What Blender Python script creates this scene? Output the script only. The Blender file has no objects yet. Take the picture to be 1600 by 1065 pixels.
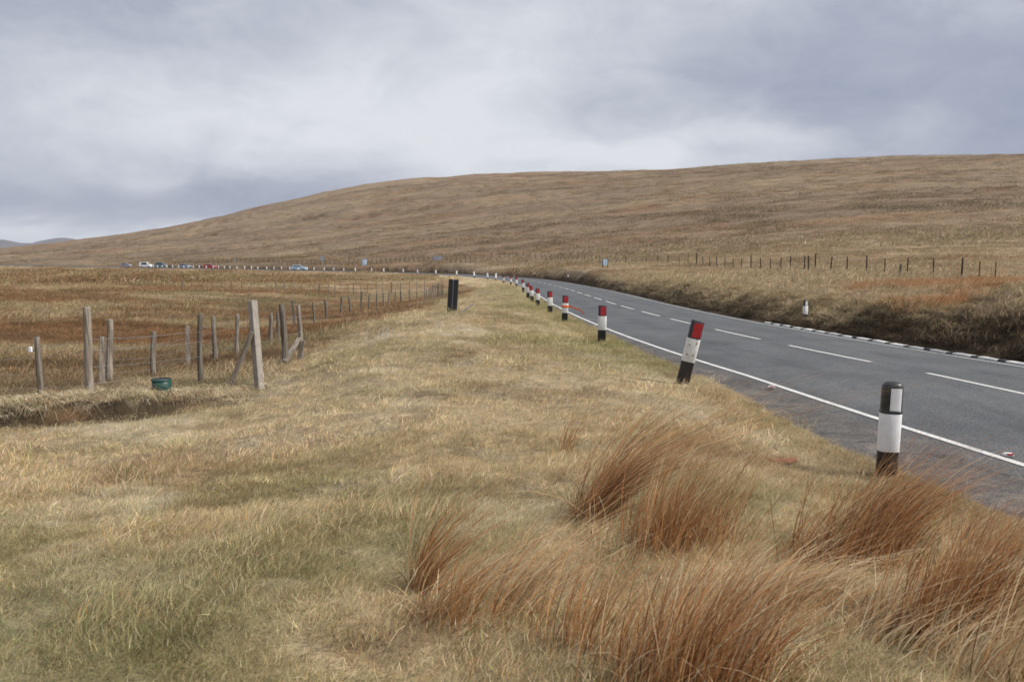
import bpy, math, random
import numpy as np
from mathutils import Vector, Matrix

random.seed(7)
rng = np.random.default_rng(11)
S = bpy.context.scene
COL = S.collection
R = math.radians

# ------------------------------------------------------------------ camera
EYE = 2.1                      # lens height above the near carriageway (z = 0)
FPX = 1333.3                   # focal length in pixels of a 1600 px wide picture
PITCH = math.atan(132.5 / FPX)
cam_d = bpy.data.cameras.new("camera")
cam_d.lens = 30.0
cam_d.sensor_width = 36.0
cam_d.clip_start = 0.1
cam_d.clip_end = 30000
cam_d.dof.use_dof = True
cam_d.dof.focus_distance = 8.6
cam_d.dof.aperture_fstop = 4.0
cam = bpy.data.objects.new("camera", cam_d)
cam.location = (0, 0, EYE)
cam.rotation_euler = (R(90) - PITCH, 0, 0)
COL.objects.link(cam)
S.camera = cam

# ------------------------------------------------------------------ light and exposure
S.view_settings.view_transform = 'Standard'
S.view_settings.look = 'None'
S.view_settings.exposure = 0.45
S.view_settings.gamma = 1.0
S.view_settings.use_curve_mapping = False
S.cycles.max_bounces = 6
S.cycles.diffuse_bounces = 3
S.cycles.transmission_bounces = 3
S.cycles.volume_bounces = 0

SUN_DIR = Vector((0.80, -0.18, 0.78)).normalized()
sun_d = bpy.data.lights.new("sun", 'SUN')
sun_d.energy = 3.4
sun_d.angle = R(5)
sun_d.color = (1.0, 0.94, 0.86)
sun = bpy.data.objects.new("sun", sun_d)
sun.rotation_euler = SUN_DIR.to_track_quat('Z', 'Y').to_euler()
sun.location = (40, -10, 60)
COL.objects.link(sun)


class NT:
    """short-hand for building node trees"""
    def __init__(self, tree):
        self.t = tree
        tree.nodes.clear()

    def n(self, kind, ins=None, **props):
        nd = self.t.nodes.new(kind)
        for k, v in props.items():
            setattr(nd, k, v)
        for k, v in (ins or {}).items():
            s = nd.inputs[k]
            if isinstance(v, bpy.types.NodeSocket):
                self.t.links.new(v, s)
            else:
                s.default_value = v
        return nd

    def math(self, op, a, b=None, c=None, clamp=False):
        ins = {0: a}
        if b is not None:
            ins[1] = b
        if c is not None:
            ins[2] = c
        nd = self.n('ShaderNodeMath', ins, operation=op)
        nd.use_clamp = clamp
        return nd.outputs[0]

    def vmath(self, op, a, b=None, out=0):
        ins = {0: a}
        if b is not None:
            ins[1] = b
        return self.n('ShaderNodeVectorMath', ins, operation=op).outputs[out]

    def noise(self, vec, scale, detail=4, rough=0.55, dist=0.0, out=0):
        return self.n('ShaderNodeTexNoise', {'Vector': vec, 'Scale': scale, 'Detail': detail,
                                             'Roughness': rough, 'Distortion': dist}).outputs[out]

    def ramp(self, fac, stops):
        nd = self.n('ShaderNodeValToRGB', {0: fac})
        e = nd.color_ramp.elements
        while len(e) < len(stops):
            e.new(0.5)
        for el, (p, c) in zip(e, stops):
            el.position = p
            el.color = (*c, 1) if len(c) == 3 else c
        return nd.outputs[0]

    def mix(self, fac, a, b, blend='MIX'):
        nd = self.n('ShaderNodeMix', data_type='RGBA', blend_type=blend)
        for s, v in ((nd.inputs[0], fac), (nd.inputs[6], a), (nd.inputs[7], b)):
            if isinstance(v, bpy.types.NodeSocket):
                self.t.links.new(v, s)
            elif isinstance(v, (int, float)):
                s.default_value = v
            else:
                s.default_value = (*v, 1)
        return nd.outputs[2]

    def link(self, a, b):
        self.t.links.new(a, b)


def srgb(r, g, b):
    f = lambda c: (c / 255 / 12.92) if c <= 10 else ((c / 255 + 0.055) / 1.055) ** 2.4
    return (f(r), f(g), f(b))


# ------------------------------------------------------------------ sky: broken overcast over a Nishita sky
world = bpy.data.worlds.new("World")
S.world = world
world.use_nodes = True
W = NT(world.node_tree)
dirv = W.vmath('NORMALIZE', W.n('ShaderNodeTexCoord').outputs['Generated'])
sep = W.n('ShaderNodeSeparateXYZ', {0: dirv})
zc = W.math('ADD', W.math('MAXIMUM', sep.outputs[2], 0.0), 0.17)
plane = W.n('ShaderNodeCombineXYZ', {0: W.math('DIVIDE', sep.outputs[0], zc),
                                     1: W.math('DIVIDE', sep.outputs[1], zc), 2: 0.0}).outputs[0]
soft = W.noise(W.vmath('ADD', plane, (3.1, 1.7, 0.4)), 0.42, 5, 0.50, 0.35)
fine = W.noise(W.vmath('ADD', W.vmath('MULTIPLY', dirv, (9.0, 9.0, 17.0)), (7.9, 4.2, 2.0)), 1.0, 7, 0.6, 0.6)
wob = W.noise(W.vmath('MULTIPLY', dirv, (5.0, 5.0, 11.0)), 1.0, 5, 0.55, 0.3, out=1)
wob = W.vmath('MULTIPLY', W.vmath('SUBTRACT', wob, (0.5, 0.5, 0.5)), (0.26, 0.16, 0.12))
dwob = W.vmath('ADD', dirv, wob)


def sky_dir(px, py):
    return Vector(((px - 800) / FPX, 1.0, (400 - py) / FPX)).normalized()


val = W.math('ADD', W.math('MULTIPLY', W.math('SUBTRACT', soft, 0.5), 1.25),
             W.math('MULTIPLY', W.math('SUBTRACT', fine, 0.5), 0.62))
val = W.math('ADD', val, 0.66)
# cloud banks and thin places: (pixel of the centre, half widths in pixels, amount)
for (px, py, rw, rh, amp) in [
        (430, 150, 340, 110, 0.42), (860, 120, 140, 150, 0.20), (40, 50, 260, 110, -0.34),
        (1180, 110, 330, 95, -0.26), (1600, 190, 170, 180, -0.34), (1060, 236, 330, 26, 0.34),
        (240, 315, 330, 34, -0.27), (490, 305, 150, 40, -0.24), (130, 180, 200, 60, 0.16), (110, 360, 280, 20, 0.62),
        (640, 240, 200, 26, -0.14), (1420, 235, 220, 34, -0.16)]:
    c = sky_dir(px, py)
    q = W.vmath('SUBTRACT', dwob, tuple(c))
    q = W.vmath('MULTIPLY', q, (FPX / rw, FPX / rw, FPX / rh))
    r2 = W.vmath('DOT_PRODUCT', q, q, out=1)
    g = W.math('EXPONENT', W.math('MULTIPLY', r2, -0.7))
    val = W.math('MULTIPLY_ADD', g, amp, val)
cloud = W.ramp(val, [(0.05, srgb(143, 152, 174)), (0.40, srgb(174, 178, 194)),
                     (0.66, srgb(199, 203, 214)), (1.0, srgb(227, 230, 235))])
cloud = W.vmath('MULTIPLY', cloud, (7.3, 7.3, 7.3))
nish = W.n('ShaderNodeTexSky', sky_type='NISHITA')
nish.sun_disc = False
nish.sun_elevation = math.asin(SUN_DIR.z)
nish.sun_rotation = math.atan2(SUN_DIR.x, SUN_DIR.y)
cover = W.ramp(val, [(0.0, (0.90, 0.90, 0.90)), (0.5, (0.97, 0.97, 0.97))])
skycol = W.mix(W.n('ShaderNodeSeparateColor', {0: cover}).outputs[0], nish.outputs[0], cloud)
bg = W.n('ShaderNodeBackground', {'Color': skycol, 'Strength': 0.1})
wout = W.n('ShaderNodeOutputWorld', {'Surface': bg.outputs[0]})


# ------------------------------------------------------------------ small maths
def ray(px, py):
    u, v = (px - 800) / FPX, (532.5 - py) / FPX
    return (u, math.cos(PITCH) + v * math.sin(PITCH), -math.sin(PITCH) + v * math.cos(PITCH))


def at(px, py, Y):
    """the point that the photo shows at a pixel, Y metres ahead"""
    d = ray(px, py)
    t = Y / d[1]
    return (d[0] * t, Y, EYE + d[2] * t)


def smooth(a, b, x):
    t = np.clip((x - a) / (b - a), 0, 1)
    return t * t * (3 - 2 * t)


def hash2(ix, iy, seed):
    h = (ix.astype(np.int64) * 374761393 + iy.astype(np.int64) * 668265263 + seed * 1442695041) & 0xFFFFFFFF
    h = ((h ^ (h >> 13)) * 1274126177) & 0xFFFFFFFF
    h = h ^ (h >> 16)
    return (h & 0xFFFF) / 65535.0


def vnoise(x, y, seed=0):
    x0, y0 = np.floor(x), np.floor(y)
    fx, fy = x - x0, y - y0
    fx, fy = fx * fx * fx * (fx * (fx * 6 - 15) + 10), fy * fy * fy * (fy * (fy * 6 - 15) + 10)
    a, b = hash2(x0, y0, seed), hash2(x0 + 1, y0, seed)
    c, d = hash2(x0, y0 + 1, seed), hash2(x0 + 1, y0 + 1, seed)
    return (a + (b - a) * fx) * (1 - fy) + (c + (d - c) * fx) * fy


def fbm(x, y, seed=0, octv=4, gain=0.5):
    s, a, tot = 0, 1.0, 0
    for i in range(octv):
        s = s + a * vnoise(x * 2 ** i + 13.7 * i, y * 2 ** i - 7.1 * i, seed + i)
        tot += a
        a *= gain
    return s / tot - 0.5


# ------------------------------------------------------------------ road plan (left edge line, photo points)
def road_drop(Y):
    return np.interp(Y, [0, 15, 25, 50, 72, 105, 170, 200, 300], [2.1, 2.1, 2.28, 2.7, 3.0, 3.38, 3.6, 3.5, 3.5])


edge_px = [(1600, 727), (1380, 660), (1180, 600), (950, 514.5), (888, 488), (864, 474.5), (846, 464), (828, 451.5), (805, 441.5),
           (770, 434.8), (713, 431), (653, 428), (581, 426), (506, 424), (453, 423), (382, 421.6), (311, 420.2),
           (253, 419), (190, 418)]
pts = []
for px, py in edge_px:
    Y = 20.0
    for _ in range(60):
        Y = 0.5 * Y + 0.5 * float(road_drop(Y)) / max(1e-4, -ray(px, py)[2] / ray(px, py)[1])
    pts.append(at(px, py, Y)[:2])
d0 = np.array(pts[0]) - np.array(pts[1])
d0 /= np.linalg.norm(d0)
pts = [tuple(np.array(pts[0]) + d0 * k) for k in (60, 40, 20, 10, 5)] + pts + [(-150, 292), (-205, 345), (-260, 390)]
pts = np.array(pts)
seg = np.r_[0, np.cumsum(np.hypot(*np.diff(pts, axis=0).T))]
ss = np.arange(0, seg[-1], 1.0)
EDGE = np.c_[np.interp(ss, seg, pts[:, 0]), np.interp(ss, seg, pts[:, 1])]
for _ in range(3):                       # rounded bends, stronger far away
    k = np.ones(13) / 13
    P = np.pad(EDGE, ((6, 6), (0, 0)), mode='reflect', reflect_type='odd')
    EDGE = np.c_[np.convolve(P[:, 0], k, 'valid'), np.convolve(P[:, 1], k, 'valid')]
TAN = np.gradient(EDGE, axis=0)
TAN /= np.linalg.norm(TAN, axis=1)[:, None]
NRM = np.c_[TAN[:, 1], -TAN[:, 0]]         # to the right of travel
ROADZ = EYE - road_drop(EDGE[:, 1])
WIDTH = 7.0
ARC = np.r_[0, np.cumsum(np.hypot(*np.diff(EDGE, axis=0).T))]
# index where the edge line passes Y
def s_at_Y(Y):
    return float(np.interp(Y, EDGE[:, 1], ARC))


def road_pt(s, d, dz=0.0):
    x = np.interp(s, ARC, EDGE[:, 0]) + d * np.interp(s, ARC, NRM[:, 0])
    y = np.interp(s, ARC, EDGE[:, 1]) + d * np.interp(s, ARC, NRM[:, 1])
    return x, y, np.interp(s, ARC, ROADZ) + dz


def shoulder(s):
    """asphalt left of the edge line, wide near the lay-by"""
    Y = np.interp(s, ARC, EDGE[:, 1])
    return np.interp(Y, [3, 8, 10, 14, 22, 40, 80, 150], [1.55, 1.45, 1.42, 1.02, 0.72, 0.5, 0.4, 0.35])


# ------------------------------------------------------------------ ground: control points read off the photo
CP = [  # lawn round the camera
    (0, 1065, 3.45), (400, 1065, 3.35), (800, 1065, 3.25), (1200, 1065, 3.3), (1600, 1065, 3.45),
    (0, 850, 5.6), (400, 850, 5.4), (800, 850, 5.1), (1200, 880, 4.75), (1500, 900, 4.75),
    (0, 730, 9.0), (200, 720, 9.2), (400, 700, 9.2), (650, 700, 8.4), (900, 720, 7.5), (1100, 730, 7.6),
    (0, 668, 12.4), (200, 664, 12.9), (350, 635, 14.6), (550, 600, 14.0), (750, 600, 13.5), (950, 600, 13.2),
    (1065, 598, 13.4), (1230, 690, 9.6), (1385, 748, 8.2),
    (480, 560, 20.5), (600, 520, 22), (700, 487, 27), (800, 510, 24), (900, 525, 23), (800, 462, 48), (760, 446, 85),
    (650, 492, 33), (560, 528, 24),
    # moor left of the knoll
    (62, 622, 17.2), (143, 622, 15.2), (315, 602, 17.0), (400, 608, 16.4), (445, 576, 20), (470, 566, 22),
    (240, 588, 21), (296, 570, 24.6), (371, 553, 27), (423, 540, 30), (460, 518, 37), (533, 495, 52),
    (564, 486, 58), (608, 480, 66), (626, 474, 73), (690, 470, 86), (-300, 640, 15), (-300, 560, 26), (0, 560, 27),
    (0, 500, 46), (200, 500, 46), (0, 455, 105), (300, 460, 90), (560, 458, 106), (640, 452, 112), (720, 440, 125),
    (-400, 470, 80), (-400, 425, 260),
    (300, 436, 150), (100, 430, 180), (0, 424, 240), (500, 432, 160),
    # right bank and field
    (1600, 523, 18.8), (1600, 470, 24), (1400, 500, 25.5), (1400, 455, 36), (1220, 480, 34), (1200, 440, 58),
    (1100, 460, 46), (1100, 434, 80), (1000, 441, 76), (1000, 421, 112), (900, 424, 128),
    (2100, 620, 14), (2100, 500, 22), (2100, 440, 50),
    (1555, 439, 56), (1457, 437, 58), (1406, 433, 60), (1298, 426, 68), (1235, 423, 76), (1109, 420, 106),
    (1000, 413, 132), (891, 408, 172), (760, 407, 200), (600, 416, 205), (450, 417, 225), (320, 416.5, 250), (187, 415, 290),
    # hill, part way up and crest
    (1600, 360, 140), (1300, 360, 160), (1000, 365, 225), (800, 370, 270), (600, 380, 320), (400, 393, 380), (200, 403, 430),
    (2200, 350, 150), (2200, 235, 430), (2200, 260, 1200), (2900, 330, 160), (2900, 240, 420),
    (1600, 242, 520), (1400, 247, 540), (1200, 257, 560), (1100, 266, 570), (1000, 268, 590), (900, 271, 610),
    (800, 273, 630), (700, 279, 650), (600, 287, 670), (500, 302, 690), (400, 324, 720), (300, 350, 760),
    (200, 365, 800), (120, 378, 850), (60, 388, 900), (0, 395, 950), (-200, 402, 1000), (-400, 404, 1000),
    # behind the crest and out to the horizon
    (1600, 330, 1500), (1000, 345, 1500), (600, 360, 1600), (300, 385, 1700), (0, 402, 2500), (-400, 403, 2500),
    (1600, 395, 5000), (800, 399, 5000), (0, 402, 6500), (-400, 402, 6500), (1600, 401, 9500), (0, 401, 9500), (800, 401, 9500),
]
cx, cy, cz = np.array([at(*c) for c in CP]).T
extra = []
for a in (-180, -140, -100, -75, 75, 100, 140, 180):
    for r_, z_ in ((0.6, .45), (3, .45), (9, .2), (30, -0.6), (120, -3), (600, 5 if abs(a) > 90 else (-4 if a < 0 else 40)),
                   (2500, 0), (9500, 0)):
        extra.append((r_ * math.sin(R(a)), r_ * math.cos(R(a)), z_))
for a in (-45, -20, 0, 20, 45):
    extra.append((0.6 * math.sin(R(a)), 0.6 * math.cos(R(a)), 0.45))
    extra.append((1.8 * math.sin(R(a)), 1.8 * math.cos(R(a)), 0.45))
ex = np.array(extra)
cx, cy, cz = np.r_[cx, ex[:, 0]], np.r_[cy, ex[:, 1]], np.r_[cz, ex[:, 2]]


def polar(x, y):
    r = np.hypot(x, y)
    return np.arctan2(x, y) * 1.6, np.log(r + 2.5), r


def asphalt_edge(s):
    return shoulder(s) + 0.20 * fbm(s / 0.6, s * 0, 401, 4) + 0.12 * fbm(s / 2.6, s * 0, 411, 2)


def road_z(d, s):
    """camber, with the near bend banked down to the right"""
    d = np.clip(d, -2, 8)
    bankd = smooth(75, 32, np.interp(s, ARC, EDGE[:, 1]))
    return 0.05 - 0.02 * np.abs(d - WIDTH / 2) - 0.02 * smooth(-0.1, -0.3, d) - 0.025 * np.maximum(d, 0) * bankd


def tps_k(d2):
    return 0.5 * d2 * np.log(d2 + 1e-12)


pu, pv, pr = polar(cx, cy)
gval = (cz - 0.0) / (pr + 8)
N = len(cx)
K = tps_k((pu[:, None] - pu[None]) ** 2 + (pv[:, None] - pv[None]) ** 2) + np.eye(N) * 2e-3
Pm = np.c_[np.ones(N), pu, pv]
A = np.block([[K, Pm], [Pm.T, np.zeros((3, 3))]])
SOL = np.linalg.solve(A, np.r_[gval, 0, 0, 0])


def tps(x, y):
    u, v, r = polar(x, y)
    out = np.empty_like(u)
    for i in range(0, len(u), 40000):
        a, b = u[i:i + 40000], v[i:i + 40000]
        k = tps_k((a[:, None] - pu[None]) ** 2 + (b[:, None] - pv[None]) ** 2)
        out[i:i + 40000] = k @ SOL[:N] + SOL[N] + a * SOL[N + 1] + b * SOL[N + 2]
    return out * (r + 8)


def curve_dist(x, y, P):
    """signed distance to a polyline (+ right of its direction) and index along it"""
    n = len(x)
    dist, idx = np.empty(n), np.empty(n, int)
    for i in range(0, n, 40000):
        dx = x[i:i + 40000, None] - P[None, :, 0]
        dy = y[i:i + 40000, None] - P[None, :, 1]
        d2 = dx * dx + dy * dy
        j = d2.argmin(1)
        idx[i:i + 40000] = j
        dist[i:i + 40000] = np.sqrt(d2[np.arange(len(j)), j])
    T = np.gradient(P, axis=0)
    T /= np.linalg.norm(T, axis=1)[:, None] + 1e-9
    rx, ry = x - P[idx, 0], y - P[idx, 1]
    lat = rx * T[idx, 1] - ry * T[idx, 0]
    end = (idx == 0) | (idx == len(P) - 1)
    lat = np.where(end, np.sign(lat) * dist, lat)
    return lat, idx


# edge between lawn and moor, walked from left to far right
LE = np.array([at(*p)[:2] for p in [(-700, 690, 11.5), (-300, 668, 12.4), (0, 655, 13.0), (200, 654, 13.5), (300, 643, 14.4),
                                    (370, 622, 15.6), (420, 590, 18.3), (470, 565, 21.5), (520, 535, 25.5), (590, 505, 32),
                                    (660, 484, 42), (720, 462, 62), (755, 446, 95), (690, 433, 150)]])
sl = np.r_[0, np.cumsum(np.hypot(*np.diff(LE, axis=0).T))]
sq = np.arange(0, sl[-1], 0.25)
LAWN = np.c_[np.interp(sq, sl, LE[:, 0]), np.interp(sq, sl, LE[:, 1])]
for _ in range(2):
    P = np.pad(LAWN, ((5, 5), (0, 0)), mode='reflect', reflect_type='odd')
    LAWN = np.c_[np.convolve(P[:, 0], np.ones(11) / 11, 'valid'), np.convolve(P[:, 1], np.ones(11) / 11, 'valid')]
LARC = np.arange(len(LAWN)) * 0.25
STEP_END = float(LARC[np.hypot(LAWN[:, 0] - LE[5, 0], LAWN[:, 1] - LE[5, 1]).argmin()])


def hags(x, y):
    """short peat cuts lying along the contour"""
    w = fbm(x / 40, y / 40, 611, 3) * 40
    return smooth(0.20, 0.29, fbm((x + w) / 42, (y + 0.3 * x + .4 * w) / 9, 601, 4, .55))


def ground_info(x, y):
    """height and zone masks for arrays of plan points"""
    x, y = np.asarray(x, float), np.asarray(y, float)
    r = np.hypot(x, y)
    z = tps(x, y)
    near = r < 520
    d = np.full(len(x), 999.0)
    si = np.zeros(len(x), int)
    d[near], si[near] = curve_dist(x[near], y[near], EDGE)
    rz = ROADZ[si]
    ld = np.full(len(x), 999.0)
    li = np.zeros(len(x), int)
    nl = (r < 260) & (d < 3)
    ld[nl], li[nl] = curve_dist(x[nl], y[nl], LAWN)
    ld[~nl] = np.where(d[~nl] < 0, -200, 200)
    moor = 1 - smooth(-0.6, 0.4, ld)                      # 1 on the moor side
    # relief of the turf: small hummocks near, long rough ridges on the hill
    hill = smooth(40, 130, r) * smooth(4, 12, d + np.where(r >= 520, 500, 0))
    n1 = fbm(x / 1.3, y / 1.3, 3, 4)
    n2 = fbm(x / 4.5, y / 4.5, 23, 3)
    z = z + n1 * 0.27 * smooth(300, 40, r) + n2 * 0.30 * smooth(400, 60, r)
    # tussock ridges follow the contour
    w = fbm(x / 60, y / 60, 61, 2) * 30
    n3 = fbm((x + w) / 26, (y + 0.35 * x + w) / 9, 41, 4, 0.55)
    n4 = fbm(x / 90, (y + 0.3 * x) / 38, 71, 3)
    z = z + hill * (n3 * np.clip(r / 260, 0.4, 1.9) + n4 * np.clip(r / 90, 0.5, 5.0)
                  - 1.3 * hags(x, y) * smooth(60, 140, r)) * smooth(3000, 900, r)
    mr = moor * smooth(14, 60, r) * smooth(420, 200, r) * (0.15 + 0.85 * smooth(-6, -28, d))
    z = z + mr * fbm(x / 7, y / 4, 51, 4) * 0.6
    z = z - 0.30 * smooth(95, 150, r) * smooth(-45, -8, d) * smooth(-1.2, -3.0, d) * near
    # overhanging turf edge in front of the fence
    la = LARC[li]
    stepw = smooth(STEP_END + 2.0, STEP_END - 2.5, la) * (nl)
    wob = fbm(x / 0.9, y / 0.9, 81, 3) * 0.5
    lw = ld + wob
    lip = smooth(0.12, -0.05, lw) * smooth(-2.2, -0.4, lw)
    z = z + stepw * (0.25 * lip - 0.10 * smooth(-0.15, 0.1, lw) * smooth(1.4, 0.3, lw))
    # rough bank on the right of the road
    z = z + 0.42 * smooth(70, 120, r) * smooth(WIDTH + .7, WIDTH + 2.4, d) * smooth(WIDTH + 16, WIDTH + 6, d)
    bank = smooth(WIDTH + 0.5, WIDTH + 2.0, d) * smooth(WIDTH + 9, WIDTH + 4, d) * smooth(95, 40, r)
    z = z + bank * (fbm(x / 1.1, y / 1.1, 91, 3) * 0.95 + 0.10)
    # carriageway bed
    sh = asphalt_edge(ARC[si])
    left = smooth(-sh - 2.2, -sh, d)
    right = smooth(WIDTH + 1.9, WIDTH + 0.35, d)
    rw = np.where(d < 0, left, right) * near
    bed = rz + road_z(np.where(d < 0, np.minimum(d, -sh), np.maximum(d, WIDTH)), ARC[si]) + 0.012
    z = z * (1 - rw) + bed * rw
    z = z - 0.20 * near * smooth(-sh + 0.03, -sh + 0.25, d) * smooth(WIDTH + 0.30, WIDTH + 0.02, d)
    return dict(z=z, d=d, si=si, ld=ld, la=la, moor=moor, hill=hill, r=r, step=stepw, lw=lw, rw=rw, sh=sh)


def G(x, y):
    return float(ground_info(np.array([x]), np.array([y]))['z'][0])


def place(px, py, Y):
    p = at(px, py, Y)
    return Vector((p[0], p[1], G(p[0], p[1])))


# ------------------------------------------------------------------ vegetation colour (albedo) by place
STRAW = np.array([.530, .420, .268])
PALE = np.array([.62, .535, .39])
GREEN = np.array([.275, .245, .125])
RUST = np.array([.235, .125, .060])
TANC = np.array([.350, .245, .145])
HILLC = np.array([.205, .155, .107])
BROWN = np.array([.150, .098, .055])
DARKB = np.array([.062, .043, .028])


def lerp(a, b, t):
    return a + (b - a) * t[:, None]


def veg_colour(x, y, g):
    r, d = g['r'], g['d']
    c = np.tile(STRAW, (len(x), 1))
    # lawn: straw with green and brown patches
    a = fbm(x / 1.9, y / 1.9, 101, 4)
    b = fbm(x / 0.55, y / 0.55, 111, 3)
    c = lerp(c, GREEN, np.clip(smooth(0.02, 0.26, a + 0.45 * b) * 0.62, 0, 1))
    c = lerp(c, PALE, smooth(0.05, 0.25, fbm(x / 1.1, y / 1.4, 121, 3)) * 0.6)
    c = lerp(c, TANC, smooth(0.02, 0.22, fbm(x / 2.6, y / 2.6, 131, 3)) * 0.5)
    c = lerp(c, BROWN * 1.6, smooth(0.18, 0.32, fbm(x / .6, y / .6, 133, 3)) * 0.5)
    # greener strip beside the carriageway and at the bottom left
    c = lerp(c, GREEN * 1.25, smooth(-4.2, -1.6, d) * smooth(14, 20, r) * (0.4 + 0.5 * smooth(-.1, .15, a)) * smooth(120, 60, r))
    c = lerp(c, GREEN, smooth(7.0, 4.0, r) * smooth(0.8, -1.8, x) * smooth(-0.2, 0.08, a) * 0.7)
    # moor
    m = g['moor']
    rb = fbm((x + .3 * y) / 22, y / 7, 141, 4)
    mc = np.tile(TANC * .88, (len(x), 1))
    mc = lerp(mc, RUST, smooth(-0.10, 0.10, rb + 0.10 * smooth(20, 45, r) - 0.12 * smooth(110, 170, r)) * 0.85 * smooth(18, 34, r))
    mc = lerp(mc, STRAW * .80, smooth(0.0, 0.16, fbm(x / 15, y / 5, 151, 4)) * 0.75)
    mc = lerp(mc, BROWN * .9, smooth(0.06, 0.22, fbm(x / 9, y / 3, 161, 4)) * 0.7)
    mc = lerp(mc, np.array([.27, .235, .13]), smooth(0.06, 0.2, fbm(x / 18, y / 5, 163, 4)) * .6)
    mc = lerp(mc, PALE * .95, smooth(20.5, 17, r) * smooth(-.25, .15, fbm(x / 1.5, y / 1.5, 165, 3)) * 0.85)
    c = lerp(c, mc, m)
    # field and hill right of the road
    h = smooth(WIDTH - 1.0, WIDTH - 0.5, d) + (r >= 520)
    hc = np.tile(np.array([.430, .335, .220]), (len(x), 1))
    hc = lerp(hc, TANC, smooth(-.05, .2, fbm(x / 6, y / 3, 167, 4)) * .5)
    hc = lerp(hc, HILLC, smooth(70, 230, r))
    w = fbm(x / 60, y / 60, 61, 2) * 30
    st = fbm((x + w) / 30, (y + 0.35 * x + w) / 8, 171, 5, 0.6)
    st2 = fbm((x + 2 * w) / 17, (y + 0.35 * x - w) / 7, 173, 5, 0.65)
    hc = lerp(hc, BROWN * 1.15, smooth(0.02, 0.2, .45 * st + .75 * st2) * 0.65 * smooth(50, 120, r))
    hc = lerp(hc, DARKB * 1.4, hags(x, y) * .75 * smooth(60, 140, r))
    hc = lerp(hc, STRAW * .62, smooth(0.02, 0.2, fbm(x / 110, (y + .3 * x) / 50, 177, 4)) * .35)
    hc = lerp(hc, TANC, smooth(0.02, -0.22, st) * 0.35 * smooth(60, 140, r))
    hc = lerp(hc, RUST * .9, smooth(0.08, 0.25, fbm(x / 40, (y + .3 * x) / 14, 181, 4)) * 0.35)
    # rust coloured bent on top of the bank
    rp = smooth(WIDTH + 1.4, WIDTH + 2.4, d) * smooth(24, 27, y) * smooth(WIDTH + 34, WIDTH + 26, d) * smooth(56, 48, r) * smooth(.37, .43, x / np.maximum(y, 1))
    hc = lerp(hc, RUST * 1.35, rp * smooth(-0.12, 0.12, fbm(x / 7, y / 3, 191, 3) + 0.10))
    # peaty heather on the bank itself
    nr = smooth(34, 22, r)
    bk = smooth(WIDTH + 1.7 + 1.5 * nr, WIDTH + .8 + .8 * nr, d + (1.3 + 1.5 * nr) * fbm(x / 1.6, y / 1.6, 201, 3)) * smooth(340, 290, r)
    hc = lerp(hc, DARKB * 1.1, np.clip(bk * (0.62 + 0.4 * smooth(-.15, .15, fbm(x / 1.2, y / 1.2, 211, 3)) + .4 * smooth(60, 110, r)), 0, 1))
    c = lerp(c, hc, np.clip(h, 0, 1))
    # bare peat under the turf edge
    pe = g['step'] * smooth(-0.22, -0.02, g['lw']) * smooth(1.15, 0.55, g['lw'])
    c = lerp(c, lerp(np.tile(DARKB * 1.1, (len(x), 1)), np.array([.20, .115, .06]), smooth(-.1, .2, fbm(x / .5, y / .5, 221, 3))), np.clip(pe, 0, 1) * 0.9)
    return np.clip(c, 0.01, 0.9)


# ------------------------------------------------------------------ object helpers
def tag(o, label=None, cat=None, group=None, kind=None):
    for k, v in (('label', label), ('category', cat), ('group', group), ('kind', kind)):
        if v:
            o[k] = v
    return o


def empty(name, loc, rot=(0, 0, 0)):
    o = bpy.data.objects.new(name, None)
    o.location = loc
    o.rotation_euler = rot
    o.empty_display_size = 0.2
    COL.objects.link(o)
    return o


def mesh_np(name, V, F, mat=None, smooth_=True):
    """V (n,3); F list of (m,k) arrays of faces"""
    me = bpy.data.meshes.new(name)
    V = np.asarray(V, np.float32)
    me.vertices.add(len(V))
    me.vertices.foreach_set('co', V.ravel())
    if not isinstance(F, list):
        F = [F]
    F = [np.asarray(f, np.int32) for f in F if len(f)]
    tot = np.concatenate([np.full(len(f), f.shape[1], np.int32) for f in F])
    loops = np.concatenate([f.ravel() for f in F])
    me.loops.add(len(loops))
    me.loops.foreach_set('vertex_index', loops)
    me.polygons.add(len(tot))
    me.polygons.foreach_set('loop_start', np.r_[0, np.cumsum(tot)[:-1]].astype(np.int32))
    me.polygons.foreach_set('loop_total', tot)
    me.polygons.foreach_set('use_smooth', np.full(len(tot), smooth_, bool))
    me.update(calc_edges=True)
    me.validate()
    if mat:
        me.materials.append(mat)
    return me


def link(name, me, parent=None, loc=(0, 0, 0), rot=(0, 0, 0), scale=(1, 1, 1)):
    o = bpy.data.objects.new(name, me)
    o.location, o.rotation_euler, o.scale = loc, rot, scale
    o.parent = parent
    COL.objects.link(o)
    return o


def point_colour(me, rgb, name='veg'):
    at_ = me.color_attributes.new(name, 'FLOAT_COLOR', 'POINT')
    at_.data.foreach_set('color', np.c_[rgb, np.ones(len(rgb))].astype(np.float32).ravel())


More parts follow.
